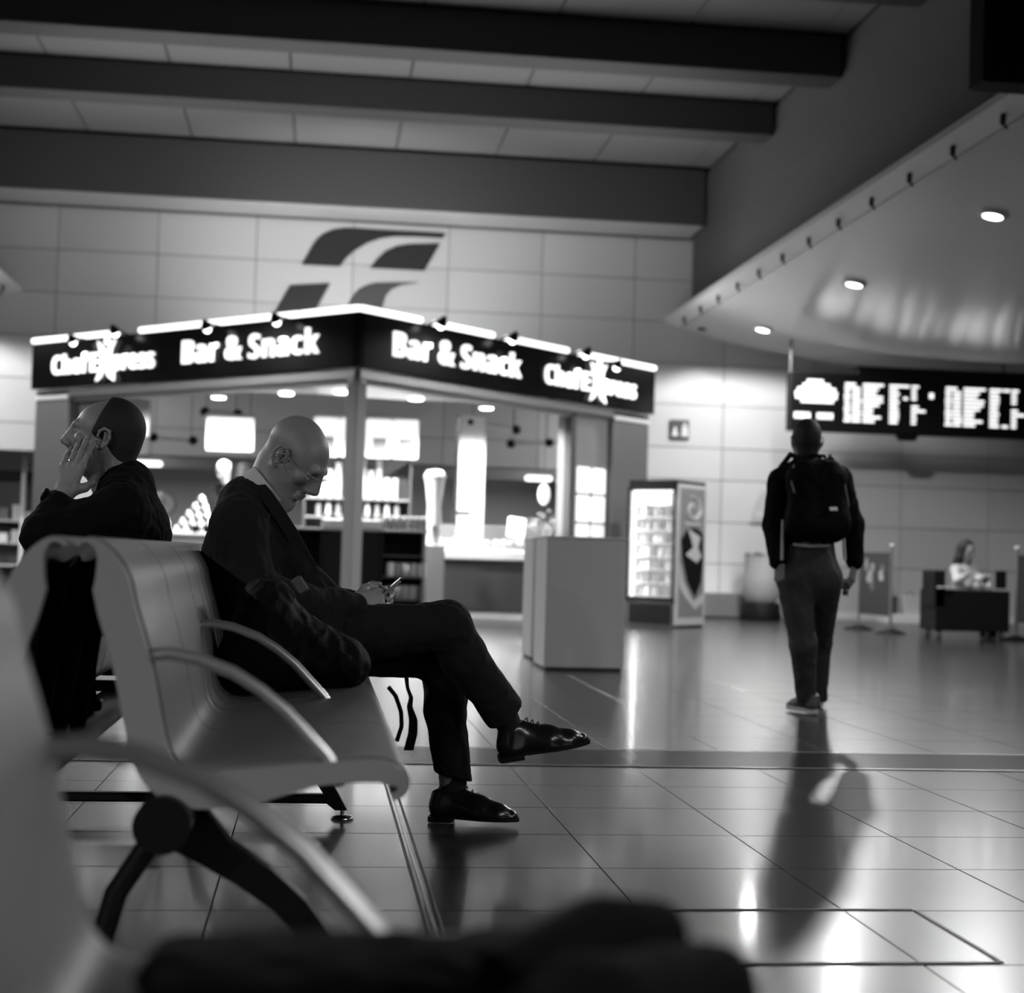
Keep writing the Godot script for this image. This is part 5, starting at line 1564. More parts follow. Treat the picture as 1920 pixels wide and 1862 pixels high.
		obj("lapel", lap, M["suit wool"], p)
	# shirt collar and tie
	var ax := (hx * Vector3(0, -0.05, -0.02) - nb).normalized()
	var cc := pt(498, 916, z)
	var cb := Basis(Quaternion(Vector3.UP, (Vector3(0.77, 0.64, 0)).normalized()))
	var ring := mb()
	ring.lathe([Vector2(0.072, -0.03), Vector2(0.078, -0.03), Vector2(0.076, 0.012), Vector2(0.073, 0.016), Vector2(0.069, 0.012), Vector2(0.07, -0.026)], 32, cc + sh, cb)
	obj("shirt_collar", ring, M["shirt"], p)
	obj("shirt_front", mb().prism(PackedVector2Array([Vector2(-0.06, 0.08), Vector2(0.06, 0.08), Vector2(0.02, -0.16), Vector2(-0.02, -0.16)]), 0.02, Transform3D(Basis(Vector3(0, 0, -1), Vector3(-0.45, 0.9, 0).normalized(), Vector3(0.9, 0.45, 0).normalized()), pt(528, 985, z) + sh)), M["shirt"], p)
	obj("tie", mb().prism(PackedVector2Array([Vector2(-0.014, 0.05), Vector2(0.014, 0.05), Vector2(0.022, 0.035), Vector2(0.014, 0.015), Vector2(0.03, -0.2), Vector2(0, -0.24), Vector2(-0.03, -0.2), Vector2(-0.014, 0.015), Vector2(-0.022, 0.035)]), 0.014, Transform3D(Basis(Vector3(0, 0, -1), Vector3(-0.45, 0.9, 0).normalized(), Vector3(0.9, 0.45, 0).normalized()), pt(538, 978, z) + sh)), M["black"], p)
	# trousers, right leg over left
	var ft := Field.new(Vector3(-0.3, 0.05, -5.26), Vector3(0.78, 0.82, -4.6), 0.0085)
	ft.cone(pel + Vector3(-0.03, 0, 0), pel + Vector3(0.06, -0.005, 0), 0.1, 0.1, 0.04, U, 1.6)
	var kr := pt(838, 1172, 4.82); var ar := pt(944, 1335, 4.93)
	ft.cone(pel + Vector3(0.02, 0.01, 0.09), kr, 0.1, 0.068, 0.04)
	ft.cone(kr, kr.lerp(ar, 0.35) + Vector3(-0.012, 0.0, 0), 0.068, 0.068, 0.03)
	ft.cone(kr.lerp(ar, 0.35) + Vector3(-0.012, 0, 0), ar, 0.066, 0.064, 0.03)
	var kl := pt(832, 1228, 5.03); var al := pt(850, 1445, 5.11)
	ft.folds(0.005, Vector3(10, 9, 12), 7)
	ft.cut((ar - kr).normalized() + Vector3(0.12, 0.0, 0), ar + (ar - kr).normalized() * 0.012)
	var tm := ft.mesh_into(mb(), sh)
	var f2 := Field.new(Vector3(-0.3, 0.05, -5.3), Vector3(0.65, 0.78, -4.8), 0.0085)
	f2.cone(pel + Vector3(0.02, 0, -0.06), kl, 0.1, 0.072, 0.04)
	f2.cone(kl, kl.lerp(al, 0.45) + Vector3(-0.008, 0, 0), 0.07, 0.064, 0.03)
	f2.cone(kl.lerp(al, 0.45) + Vector3(-0.008, 0, 0), al + Vector3(0, -0.03, 0), 0.062, 0.058, 0.03)
	f2.folds(0.005, Vector3(10, 9, 12), 8)
	f2.cut(Vector3(-0.25, -1, 0), al + Vector3(0, -0.02, 0))
	f2.mesh_into(tm, sh)
	obj("trousers", tm, M["dark trousers"], p)
	obj("sock", mb().tube([ar + sh, ar.lerp(pt(962, 1378, 4.96), 1.0) + sh], [0.042, 0.038], 14), M["sock"], p)
	obj("sock", mb().tube([al + Vector3(0, 0.04, 0) + sh, pt(848, 1510, 5.12) + sh], [0.047, 0.044], 14), M["sock"], p)
	# polished shoes
	var toe := (pt(1112, 1385, 5.0) - pt(938, 1415, 4.96)); toe.z *= 0.6
	toe = toe.normalized()
	var up := Vector3(-toe.y, toe.x, 0.12).normalized()
	make_shoe(p, Transform3D(Basis(toe, (up - toe * up.dot(toe)).normalized(), toe.cross(up).normalized()), pt(937, 1428, 4.96) + sh), M["shoe leather"], M["black"], 0.3)
	var t2 := Vector3(0.94, 0.0, 0.3).normalized()
	make_shoe(p, Transform3D(Basis(t2, Vector3.UP, t2.cross(Vector3.UP)), Vector3(pt(806, 1545, 5.13).x, 0.003, -5.13) + sh), M["shoe leather"], M["black"], 0.295)
	# thin framed glasses low on the nose
	var g := mb()
	for s in [-1.0, 1.0]:
		var loop := []
		for i in 21:
			var a := TAU * i / 20.0
			loop.append(hx * Vector3(s * 0.033 + cos(a) * 0.025, 0.0 + sin(a) * 0.017, 0.108 - absf(cos(a)) * 0.002 - (0.012 if cos(a) * s > 0.5 else 0.0)) + sh)
		g.tube(loop, 0.0011, 6, false)
		g.tube([hx * Vector3(s * 0.058, 0.006, 0.098) + sh, hx * Vector3(s * 0.076, 0.012, 0.05) + sh, hx * Vector3(s * 0.081, 0.016, 0.0) + sh, hx * Vector3(s * 0.082, -0.005, -0.02) + sh], 0.0014, 6)
	g.tube([hx * Vector3(-0.009, 0.003, 0.109) + sh, hx * Vector3(0, 0.007, 0.115) + sh, hx * Vector3(0.009, 0.003, 0.109) + sh], 0.0011, 6)
	obj("glasses", g, M["steel"], p)
	# phone held in both hands, and the things on his lap
	var ph := thing("mobile_phone", "dark mobile phone in a case held up by the bald man", "phone", pt(722, 1112, 4.885))
	var pb := Basis.from_euler(Vector3(0, 0, deg_to_rad(42)))
	obj("case", mb().box(Vector3.ZERO, Vector3(0.142, 0.009, 0.07), 0.004, pb), M["phone"], ph)
	obj("glass_face", mb().box(pb * Vector3(0, 0.005, 0), Vector3(0.134, 0.001, 0.064), 0.0, pb), M["gloss dark"], ph)
	obj("edge_band", mb().box(pb * Vector3(0.0, 0.0, 0.0345), Vector3(0.12, 0.011, 0.003), 0.001, pb), M["steel"], ph)
	var fd := thing("paper_folder", "pale paper folder lying on the crossed leg of the bald man", "folder", pt(720, 1144, 4.85))
	obj("sheet", mb().box(Vector3(0.0, 0, 0), Vector3(0.16, 0.006, 0.13), 0.002, Basis.from_euler(Vector3(0, 0, 0.09))), M["shirt"], fd)

func wool_mat() -> Material:
	return M["suit wool"]

# the other man, chin in hand, on the opposite row
func seated_thinker() -> void:
	var z := 5.15
	var base := Vector3(-0.72, 0.5, -z)
	var p := person("short haired man in black jacket sitting with his face resting on one hand", base)
	var sh := -base
	var tilt := deg_to_rad(-9.0)
	var hb := Basis(Vector3(0, 0, 1), Vector3(-sin(tilt), cos(tilt), 0), Vector3(-cos(tilt), -sin(tilt), 0))
	var hp := pt(196, 826, z)
	var hx := Transform3D(hb * 1.05, hp)
	var body := mb()
	var f := Field.new(hp - Vector3(0.18, 0.26, 0.12), hp + Vector3(0.2, 0.18, 0.12), 0.0044)
	head_field(f, hx)
	var nb := pt(232, 930, z)
	f.cone(hx * Vector3(0, -0.04, -0.035), nb, 0.058, 0.064, 0.03)
	f.cone(hx * Vector3(0, -0.08, 0.02), nb + Vector3(-0.05, 0.0, 0), 0.034, 0.04, 0.03)
	f.mesh_into(body, sh)
	# hand against the cheek: fingers up, back of the hand to the camera
	var wr := pt(120, 925, 5.0)
	var dir := (pt(139, 866, 5.02) - wr).normalized()
	var outn := (Vector3(-0.35, 0.0, 1) - dir * dir.dot(Vector3(-0.35, 0, 1))).normalized()
	var rx := Transform3D(Basis(dir.cross(outn).normalized(), dir, outn), wr)
	if rx.basis.x.x < 0: rx.basis.x = -rx.basis.x
	var fh := Field.new(wr - Vector3(0.11, 0.07, 0.1), wr + Vector3(0.15, 0.24, 0.08), 0.0036)
	hand_field(fh, rx, [[0.1, 0.25, 0.2], [0.05, 0.15, 0.15], [0.1, 0.2, 0.15], [0.15, 0.25, 0.2]], [Vector3(0.042, 0.035, -0.03), Vector3(0.05, 0.058, -0.05), Vector3(0.046, 0.08, -0.062)], 0.09, 1.06)
	fh.mesh_into(body, sh)
	var fb := Field.new(Vector3(-1.25, 0.02, -5.5), Vector3(-0.35, 1.1, -4.85), 0.018)
	var pel := Vector3(-0.72, 0.6, -z)
	fb.chain([nb, pt(235, 1000, z), pel], [0.06, 0.11, 0.11], 0.05)
	fb.chain([pt(228, 955, 4.97), pt(70, 1005, 4.93), wr], [0.045, 0.038, 0.027], 0.02)
	fb.chain([pt(228, 955, 5.33), pt(180, 1080, 5.36), pt(120, 1120, 5.3)], [0.045, 0.038, 0.027], 0.02)
	for s in [-0.1, 0.1]:
		fb.chain([pel + Vector3(0, 0, s), Vector3(-1.13, 0.56, -z + s * 1.3), Vector3(-1.15, 0.1, -z + s * 1.3)], [0.08, 0.055, 0.04], 0.03)
	fb.mesh_into(body, sh)
	obj("body", body, M["skin"], p)
	# cropped hair
	var fr := Field.new(hp - Vector3(0.2, 0.2, 0.12), hp + Vector3(0.2, 0.2, 0.12), 0.0044)
	fr.ball(hx * Vector3(0, 0.042, -0.018), Vector3(0.0775, 0.0955, 0.0995) * 1.05, hx.basis.orthonormalized(), 0.02)
	fr.ball(hx * Vector3(0, 0.03, 0.035), Vector3(0.0695, 0.0795, 0.0655) * 1.05, hx.basis.orthonormalized(), 0.03)
	fr.cone(hx * Vector3(0, -0.02, -0.045), hx * Vector3(0, -0.075, -0.05), 0.064, 0.056, 0.03)
	fr.cut(hb * Vector3(0, 0.25, 1), hx * Vector3(0, 0.08, 0.018))
	fr.cut(hb * Vector3(0, -1, 0.75), hx * Vector3(0, -0.012, 0.0))
	for s in [-1.0, 1.0]:
		fr.ball(hx * Vector3(s * 0.085, -0.012, 0.0), Vector3(0.022, 0.045, 0.028), hx.basis.orthonormalized(), 0.006, true)
	obj("hair", fr.mesh_into(mb(), sh), M["short hair"], p)
	# jacket with its arm lifted to the face
	var U := Vector3(0, 0, 1)
	var fj := Field.new(Vector3(-1.1, 0.5, -5.6), Vector3(-0.4, 1.14, -4.8), 0.009)
	fj.cone(pt(236, 925, z), pt(240, 1000, z), 0.085, 0.12, 0.06, U, 1.5)
	fj.cone(pt(240, 1000, z), pel + Vector3(0.02, 0.02, 0), 0.12, 0.12, 0.06, U, 1.4)
	fj.cone(pt(240, 905, z), pt(228, 955, 5.0), 0.055, 0.072, 0.05)
	fj.cone(pt(240, 905, z), pt(228, 955, 5.3), 0.055, 0.072, 0.05)
	fj.cone(pt(225, 958, 4.985), pt(150, 985, 4.95), 0.078, 0.066, 0.04)
	fj.cone(pt(150, 985, 4.95), pt(78, 1003, 4.92), 0.066, 0.056, 0.03)
	fj.cone(pt(75, 1003, 4.92), pt(106, 950, 4.97), 0.053, 0.044, 0.03)
	fj.cone(pt(228, 955, 5.31), pt(180, 1080, 5.36), 0.07, 0.058, 0.04)
	fj.cone(pt(180, 1080, 5.36), pt(120, 1120, 5.3), 0.055, 0.045, 0.03)
	fj.cone(hx * Vector3(0, -0.02, -0.03), nb + Vector3(-0.03, -0.0, 0), 0.052, 0.055, 0.004, Vector3.ZERO, 1.0, true)
	fj.folds(0.006, Vector3(11, 12, 14), 15)
	obj("jacket", fj.mesh_into(mb(), sh), M["black cloth"], p)
	var cb := Basis(Quaternion(Vector3.UP, Vector3(-0.45, 0.9, 0).normalized()))
	obj("jacket_collar", mb().lathe([Vector2(0.088, -0.03), Vector2(0.094, -0.03), Vector2(0.086, 0.022), Vector2(0.08, 0.028), Vector2(0.074, 0.02), Vector2(0.08, -0.026)], 30, pt(226, 918, z) + sh, cb), M["black cloth"], p)
	obj("shirt_collar", mb().lathe([Vector2(0.07, -0.03), Vector2(0.074, -0.03), Vector2(0.072, 0.02), Vector2(0.069, 0.024), Vector2(0.066, 0.018), Vector2(0.067, -0.026)], 30, pt(214, 908, z) + sh, cb), M["shirt"], p)
	var ft := Field.new(Vector3(-1.3, 0.06, -5.5), Vector3(-0.5, 0.76, -4.85), 0.014)
	ft.cone(pel, pel + Vector3(-0.06, 0, 0), 0.11, 0.11, 0.04, U, 1.5)
	for s in [-0.1, 0.1]:
		ft.chain([pel + Vector3(-0.02, 0, s), Vector3(-1.13, 0.56, -z + s * 1.3), Vector3(-1.16, 0.12, -z + s * 1.3)], [0.1, 0.072, 0.058], 0.03)
	obj("trousers", ft.mesh_into(mb(), sh), M["dark trousers"], p)
	for s in [-0.13, 0.13]:
		var tt := Vector3(-0.96, 0, s).normalized()
		make_shoe(p, Transform3D(Basis(tt, Vector3.UP, tt.cross(Vector3.UP)), Vector3(-1.1, 0.003, -z + s) + sh), M["shoe leather"], M["black"], 0.29)
	# watch and ring
	var w := thing("wrist_watch", "chunky black wristwatch on the raised arm of the short haired man", "watch", pt(110, 940, 4.985))
	var wb := Basis(Quaternion(Vector3.UP, (wr - pt(75, 1003, 4.92)).normalized()))
	obj("strap", mb().lathe([Vector2(0.036, -0.013), Vector2(0.041, -0.012), Vector2(0.041, 0.012), Vector2(0.036, 0.013)], 22, Vector3.ZERO, wb), M["black"], w)
	obj("dial", mb().lathe([Vector2(0.001, 0.0), Vector2(0.022, 0.0), Vector2(0.024, 0.006), Vector2(0.021, 0.011), Vector2(0.001, 0.012)], 18, wb * Vector3(-0.04, 0, 0.005), wb * Basis.from_euler(Vector3(0, 0, PI / 2))), M["black metal"], w)
	var rg := thing("finger_ring", "thin bright ring on the finger against the cheek", "ring", rx * (Vector3(-0.0105, 0.1, 0.0) * 1.04))
	obj("band", mb().lathe([Vector2(0.0096, -0.003), Vector2(0.0112, -0.003), Vector2(0.0112, 0.003), Vector2(0.0096, 0.003)], 18, Vector3.ZERO, rx.basis.orthonormalized()), M["chrome"], rg)

# the man with a backpack walking away
func walker() -> void:
	var z := 8.85
	var base := Vector3(2.84, 0, -z)
	var p := person("man in dark jacket and grey trousers walking away with a backpack", base)
	var sh := -base
	var fwd := Vector3(0.1, 0, -1).normalized()
	var lft := Vector3.UP.cross(fwd).normalized()
	var hb := Basis(lft, Vector3.UP, fwd)
	var hp := pt(1512, 830, z)
	var hx := Transform3D(hb * 1.02, hp)
	var body := mb()
	var f := Field.new(hp - Vector3(0.13, 0.25, 0.2), hp + Vector3(0.13, 0.18, 0.18), 0.0055)
	head_field(f, hx)
	var nb := pt(1513, 885, z)
	f.cone(hx * Vector3(0, -0.03, -0.03), nb, 0.06, 0.066, 0.03)
	f.mesh_into(body, sh)
	# right hand hanging, half closed
	var wr := pt(1601, 1060, z + 0.02)
	var dir := Vector3(-0.08, -1, 0.05).normalized()
	var outn := Vector3(0.85, 0.0, 0.5)
	outn = (outn - dir * outn.dot(dir)).normalized()
	var rx := Transform3D(Basis(dir.cross(outn).normalized(), dir, outn), wr)
	if rx.basis.x.dot(fwd) < 0: rx.basis.x = -rx.basis.x
	var fh := Field.new(wr - Vector3(0.14, 0.24, 0.12), wr + Vector3(0.12, 0.06, 0.14), 0.0045)
	hand_field(fh, rx, [[0.5, 0.7, 0.4], [0.5, 0.8, 0.5], [0.6, 0.8, 0.5], [0.6, 0.9, 0.5]], [Vector3(0.045, 0.05, -0.02), Vector3(0.05, 0.08, -0.03), Vector3(0.045, 0.105, -0.035)], 0.03)
	fh.mesh_into(body, sh)
	var wl := pt(1462, 1058, z - 0.12)
	var dl := Vector3(0.05, -1, -0.1).normalized()
	var ol := Vector3(-0.85, 0, 0.5); ol = (ol - dl * ol.dot(dl)).normalized()
	var lx := Transform3D(Basis(dl.cross(ol).normalized(), dl, ol), wl)
	if lx.basis.x.dot(fwd) < 0: lx.basis.x = -lx.basis.x
	var fl := Field.new(wl - Vector3(0.12, 0.24, 0.14), wl + Vector3(0.14, 0.06, 0.12), 0.005)
	hand_field(fl, lx, [[0.5, 0.7, 0.4], [0.5, 0.8, 0.5], [0.6, 0.8, 0.5], [0.6, 0.9, 0.5]], [Vector3(0.045, 0.05, -0.02), Vector3(0.05, 0.08, -0.03), Vector3(0.045, 0.105, -0.035)], 0.03)
	fl.mesh_into(body, sh)
	var pel := pt(1517, 1062, z - 0.08)
	var hipl := pt(1488, 1085, z - 0.08); var hipr := pt(1546, 1085, z - 0.1)
	var knl := pt(1506, 1210, z - 0.1); var anl := pt(1511, 1315, z + 0.02)
	var knr := pt(1536, 1205, z + 0.3); var anr := pt(1535, 1310, z + 0.42)
	var fb := Field.new(base + Vector3(-0.45, 0.0, -0.6), base + Vector3(0.5, 1.6, 0.3), 0.02)
	fb.chain([nb, pt(1515, 960, z), pel], [0.07, 0.1, 0.1], 0.05)
	fb.chain([pt(1465, 900, z), pt(1453, 990, z - 0.02), wl], [0.045, 0.038, 0.027], 0.02)
	fb.chain([pt(1570, 900, z), pt(1596, 985, z + 0.03), wr], [0.045, 0.038, 0.027], 0.02)
	fb.chain([hipl, knl, anl], [0.08, 0.055, 0.035], 0.03)
	fb.chain([hipr, knr, anr], [0.08, 0.055, 0.035], 0.03)
	fb.mesh_into(body, sh)
	obj("body", body, M["skin"], p)
	var fr := Field.new(hp - Vector3(0.14, 0.16, 0.2), hp + Vector3(0.14, 0.18, 0.2), 0.0055)
	fr.ball(hx * Vector3(0, 0.042, -0.018), Vector3(0.079, 0.097, 0.101) * 1.02, hb, 0.02)
	fr.ball(hx * Vector3(0, 0.03, 0.035), Vector3(0.071, 0.081, 0.067) * 1.02, hb, 0.03)
	fr.cone(hx * Vector3(0, -0.01, -0.04), hx * Vector3(0, -0.06, -0.04), 0.066, 0.06, 0.03)
	fr.cut(hb * Vector3(0, 0.2, 1), hx * Vector3(0, 0.06, 0.03))
	for s in [-1.0, 1.0]:
		fr.ball(hx * Vector3(s * 0.085, -0.005, 0.0), Vector3(0.022, 0.045, 0.03), hb, 0.006, true)
	obj("hair", fr.mesh_into(mb(), sh), M["short hair"], p)
	var fj := Field.new(base + Vector3(-0.5, 0.7, -0.4), base + Vector3(0.5, 1.62, 0.3), 0.0105)
	var D := fwd
	fj.cone(pt(1515, 895, z), pt(1515, 960, z), 0.13, 0.155, 0.06, D, 0.68)
	fj.cone(pt(1515, 960, z), pt(1517, 1040, z - 0.04), 0.155, 0.145, 0.06, D, 0.72)
	fj.cone(nb, pt(1468, 900, z), 0.06, 0.075, 0.05); fj.cone(nb, pt(1570, 898, z), 0.06, 0.075, 0.05)
	fj.chain([pt(1465, 903, z), pt(1453, 985, z - 0.02), pt(1459, 1052, z - 0.1)], [0.078, 0.066, 0.05], 0.03)
	fj.chain([pt(1572, 901, z), pt(1597, 985, z + 0.03), pt(1602, 1052, z + 0.02)], [0.078, 0.066, 0.05], 0.03)
	fj.cone(pt(1513, 858, z), pt(1513, 885, z), 0.066, 0.075, 0.02)
	fj.cone(hx * Vector3(0, 0.05, 0), pt(1513, 868, z), 0.05, 0.055, 0.004, Vector3.ZERO, 1.0, true)
	fj.folds(0.006, Vector3(10, 7, 10), 4)
	obj("jacket", fj.mesh_into(mb(), sh), M["black cloth"], p)
	# pale stripe down the inside of each sleeve
	for q in [[1468, 975, 1466, 1050, -0.03], [1580, 985, 1584, 1050, 0.02]]:
		obj("sleeve_stripe", mb().tube([pt(q[0], q[1], z - 0.1 + q[4]) + sh, pt(q[2], q[3], z - 0.13 + q[4]) + sh], 0.009, 6), M["light grey"], p)
	obj("shirt_hem", mb().tube([pt(1487, 1021, z - 0.17) + sh, pt(1517, 1024, z - 0.2) + sh, pt(1556, 1023, z - 0.18) + sh], 0.01, 6), M["light grey"], p)
	var ft := Field.new(base + Vector3(-0.4, 0.04, -0.6), base + Vector3(0.4, 0.98, 0.25), 0.0105)
	ft.cone(pt(1517, 1035, z - 0.06), pt(1517, 1075, z - 0.07), 0.15, 0.165, 0.05, D, 0.8)
	ft.cone(hipl, knl, 0.1, 0.072, 0.04); ft.cone(knl, anl, 0.074, 0.05, 0.03)
	ft.cone(hipr, knr, 0.1, 0.07, 0.04); ft.cone(knr, anr, 0.068, 0.05, 0.03)
	ft.folds(0.006, Vector3(9, 6, 9), 9)
	obj("trousers", ft.mesh_into(mb(), sh), M["walk trousers"], p)
	var td := Vector3(-0.3, 0, -0.95).normalized()
	make_shoe(p, Transform3D(Basis(td, Vector3.UP, td.cross(Vector3.UP)), Vector3(base.x + 0.05, 0.012, -z + 0.06) + sh), M["dark grey"], M["light grey"], 0.29, false)
	var t2 := Vector3(0.1, 0.0, -1).normalized()
	make_shoe(p, Transform3D(Basis(t2, Vector3.UP, t2.cross(Vector3.UP)), Vector3(anr.x - 0.0, 0.012, -z - 0.38) + sh), M["dark grey"], M["light grey"], 0.29, false)
	# backpack: a thing of its own, worn by the man
	var bc := pt(1532, 940, z - 0.2)
	var bp := thing("backpack", "black backpack with small white label worn by the walking man", "backpack", bc)
	var fk := Field.new(Vector3(-0.24, -0.34, -0.2), Vector3(0.24, 0.34, 0.2), 0.0095)
	fk.cone(Vector3(-0.07, 0.13, -0.0), Vector3(0.06, 0.14, -0.0), 0.1, 0.095, 0.05, Vector3(0, 0, 1), 0.75)
	fk.cone(Vector3(-0.08, -0.12, 0.02), Vector3(0.08, -0.12, 0.02), 0.1, 0.1, 0.05, Vector3(0, 0, 1), 0.85)
	fk.cone(Vector3(-0.07, 0.12, 0), Vector3(-0.08, -0.12, 0.02), 0.1, 0.1, 0.05, Vector3(0, 0, 1), 0.8)
	fk.cone(Vector3(0.06, 0.12, 0), Vector3(0.08, -0.12, 0.02), 0.1, 0.1, 0.05, Vector3(0, 0, 1), 0.8)
	fk.folds(0.005, Vector3(9, 9, 9), 2)
	obj("sack", fk.mesh_into(mb()), M["black nylon"], bp)
	var fp := Field.new(Vector3(-0.2, -0.28, 0.0), Vector3(0.2, 0.08, 0.2), 0.0095)
	fp.cone(Vector3(-0.07, -0.14, 0.075), Vector3(0.07, -0.14, 0.075), 0.075, 0.075, 0.03, Vector3(0, 0, 1), 0.6)
	obj("front_pocket", fp.mesh_into(mb()), M["black nylon"], bp)
	obj("label_patch", mb().box(Vector3(0.055, -0.045, 0.128), Vector3(0.05, 0.022, 0.006), 0.002, Basis.from_euler(Vector3(-0.3, 0.2, 0.05))), M["white"], bp)
	obj("top_handle", mb().tube([Vector3(-0.05, 0.22, 0), Vector3(-0.04, 0.26, 0.0), Vector3(0.04, 0.26, 0.0), Vector3(0.05, 0.22, 0)], 0.011, 8), M["black nylon"], bp)
	for s in [-1.0, 1.0]:
		obj("strap", mb().tube([Vector3(s * 0.09, 0.24, -0.02), Vector3(s * 0.12, 0.27, -0.14), Vector3(s * 0.14, 0.2, -0.27), Vector3(s * 0.17, 0.0, -0.3)], 0.016, 8), M["black nylon"], bp)
	obj("piping", mb().tube([Vector3(-0.15, 0.2, 0.03), Vector3(-0.165, 0.1, 0.045), Vector3(-0.15, 0.04, 0.06)], 0.006, 6), M["mid grey"], bp)
	obj("piping", mb().tube([Vector3(0.14, 0.1, 0.055), Vector3(0.165, 0.0, 0.05), Vector3(0.17, -0.08, 0.04)], 0.006, 6), M["mid grey"], bp)
	# folded sunglasses carried in the right hand
	var sg := thing("sunglasses", "dark folded sunglasses carried in the walking man's hand", "sunglasses", rx * Vector3(0.0, 0.105, -0.045))
	obj("lens", mb().ball(Vector3(0, 0, 0), Vector3(0.012, 0.024, 0.03), 6, 12), M["gloss dark"], sg)
	obj("lens", mb().ball(Vector3(0, -0.055, 0), Vector3(0.012, 0.024, 0.03), 6, 12), M["gloss dark"], sg)
	obj("frame", mb().tube([Vector3(0.01, 0.03, 0.02), Vector3(0.014, -0.03, 0.03), Vector3(0.01, -0.08, 0.02)], 0.004, 6), M["black"], sg)

func simple_person(label: String, base: Vector3, hp: Vector3, face: Vector3, top: Material, hair: Material, long_hair: bool, seat: bool, armsto: Array) -> Node3D:
	var p := person(label, base)
	var sh := -base
	var lft := Vector3.UP.cross(face).normalized()
	var hb := Basis(lft, face.cross(lft).normalized(), face)
	var hx := Transform3D(hb, hp)
	var body := mb()
	var f := Field.new(hp - Vector3(0.17, 0.28, 0.17), hp + Vector3(0.17, 0.17, 0.17), 0.0085)
	head_field(f, hx)
	var nb := hp + Vector3(0, -0.2, 0) - face * 0.04
	f.cone(hx * Vector3(0, -0.04, -0.03), nb, 0.05, 0.055, 0.03)
	f.mesh_into(body, sh)
	var shl := nb + lft * 0.17 + Vector3(0, -0.06, 0); var shr := nb - lft * 0.17 + Vector3(0, -0.06, 0)
	for i in 2:
		var w: Vector3 = armsto[i]
		var el: Vector3 = ((shl if i == 0 else shr) + w) * 0.5 + Vector3(0, -0.1, 0) + lft * (0.06 if i == 0 else -0.06)
		var dir := (w - el).normalized()
		var out := (Vector3.UP - dir * dir.y).normalized()
		var fh := Field.new(w - Vector3(0.2, 0.2, 0.2), w + Vector3(0.2, 0.2, 0.2), 0.0085)
		hand_field(fh, Transform3D(Basis(dir.cross(out), dir, out), w), [[0.3, 0.4, 0.3], [0.3, 0.4, 0.3], [0.3, 0.4, 0.3], [0.3, 0.4, 0.3]], [Vector3(0.045, 0.05, -0.012), Vector3(0.055, 0.08, -0.02), Vector3(0.05, 0.1, -0.03)])
		fh.mesh_into(body, sh)
	var pel := nb + Vector3(0, -0.5, 0) - face * 0.0
	var fb := Field.new(pel - Vector3(0.5, 0.95, 0.6), nb + Vector3(0.5, 0.1, 0.6), 0.03)
	fb.chain([nb, pel], [0.06, 0.1], 0.04)
	fb.mesh_into(body, sh)
	obj("body", body, M["skin"], p)
	var ft := Field.new(pel - Vector3(0.5, 0.2, 0.5), nb + Vector3(0.5, 0.08, 0.5), 0.014)
	ft.cone(nb + Vector3(0, -0.1, 0), nb + Vector3(0, -0.25, 0), 0.1, 0.105, 0.05, lft, 1.4)
	ft.cone(nb + Vector3(0, -0.25, 0), pel, 0.105, 0.115, 0.05, lft, 1.35)
	ft.cone(nb + Vector3(0, -0.03, 0), shl, 0.05, 0.06, 0.04); ft.cone(nb + Vector3(0, -0.03, 0), shr, 0.05, 0.06, 0.04)
	for i in 2:
		var s: Vector3 = shl if i == 0 else shr
		var w: Vector3 = armsto[i]
		var el: Vector3 = (s + w) * 0.5 + Vector3(0, -0.1, 0) + lft * (0.06 if i == 0 else -0.06)
		ft.chain([s, el, el.lerp(w, 0.8)], [0.06, 0.05, 0.042], 0.03)
	ft.folds(0.006, Vector3(10, 9, 10), 5)
	obj("top", ft.mesh_into(mb(), sh), top, p)
	var fl := Field.new(Vector3(pel.x - 0.6, 0.0, pel.z - 0.6), pel + Vector3(0.6, 0.16, 0.6), 0.018)
	for s in [-0.09, 0.09]:
		var h: Vector3 = pel + lft * s
		if seat:
			fl.chain([h, h + face * 0.4 + Vector3(0, 0.0, 0), Vector3(h.x, 0.08, h.z) + face * 0.42], [0.1, 0.07, 0.05], 0.03)
		else:
			fl.chain([h, Vector3(h.x, pel.y * 0.5, h.z), Vector3(h.x, 0.06, h.z)], [0.1, 0.075, 0.055], 0.03)
		fl.cone(Vector3(h.x, 0.04, h.z) + face * (0.4 if seat else -0.02), Vector3(h.x, 0.035, h.z) + face * (0.58 if seat else 0.16), 0.04, 0.035, 0.02)
	obj("trousers", fl.mesh_into(mb(), sh), M["black cloth"], p)
	var fr := Field.new(hp - Vector3(0.22, 0.5, 0.22), hp + Vector3(0.22, 0.2, 0.22), 0.009)
	fr.ball(hx * Vector3(0, 0.05, -0.022), Vector3(0.087, 0.1, 0.105), hb, 0.02)
	if long_hair:
		for s in [-1.0, 1.0]:
			fr.chain([hx * Vector3(s * 0.06, 0.03, -0.02), hx * Vector3(s * 0.085, -0.1, -0.01), hx * Vector3(s * 0.09, -0.26, 0.03)], [0.045, 0.045, 0.03], 0.04)
		fr.cone(hx * Vector3(0, 0, -0.07), hx * Vector3(0, -0.25, -0.07), 0.07, 0.07, 0.04)
	fr.ball(hx * Vector3(0, -0.03, 0.09), Vector3(0.062, 0.095, 0.075), hb, 0.01, true)
	obj("hair", fr.mesh_into(mb(), sh), hair, p)
	return p

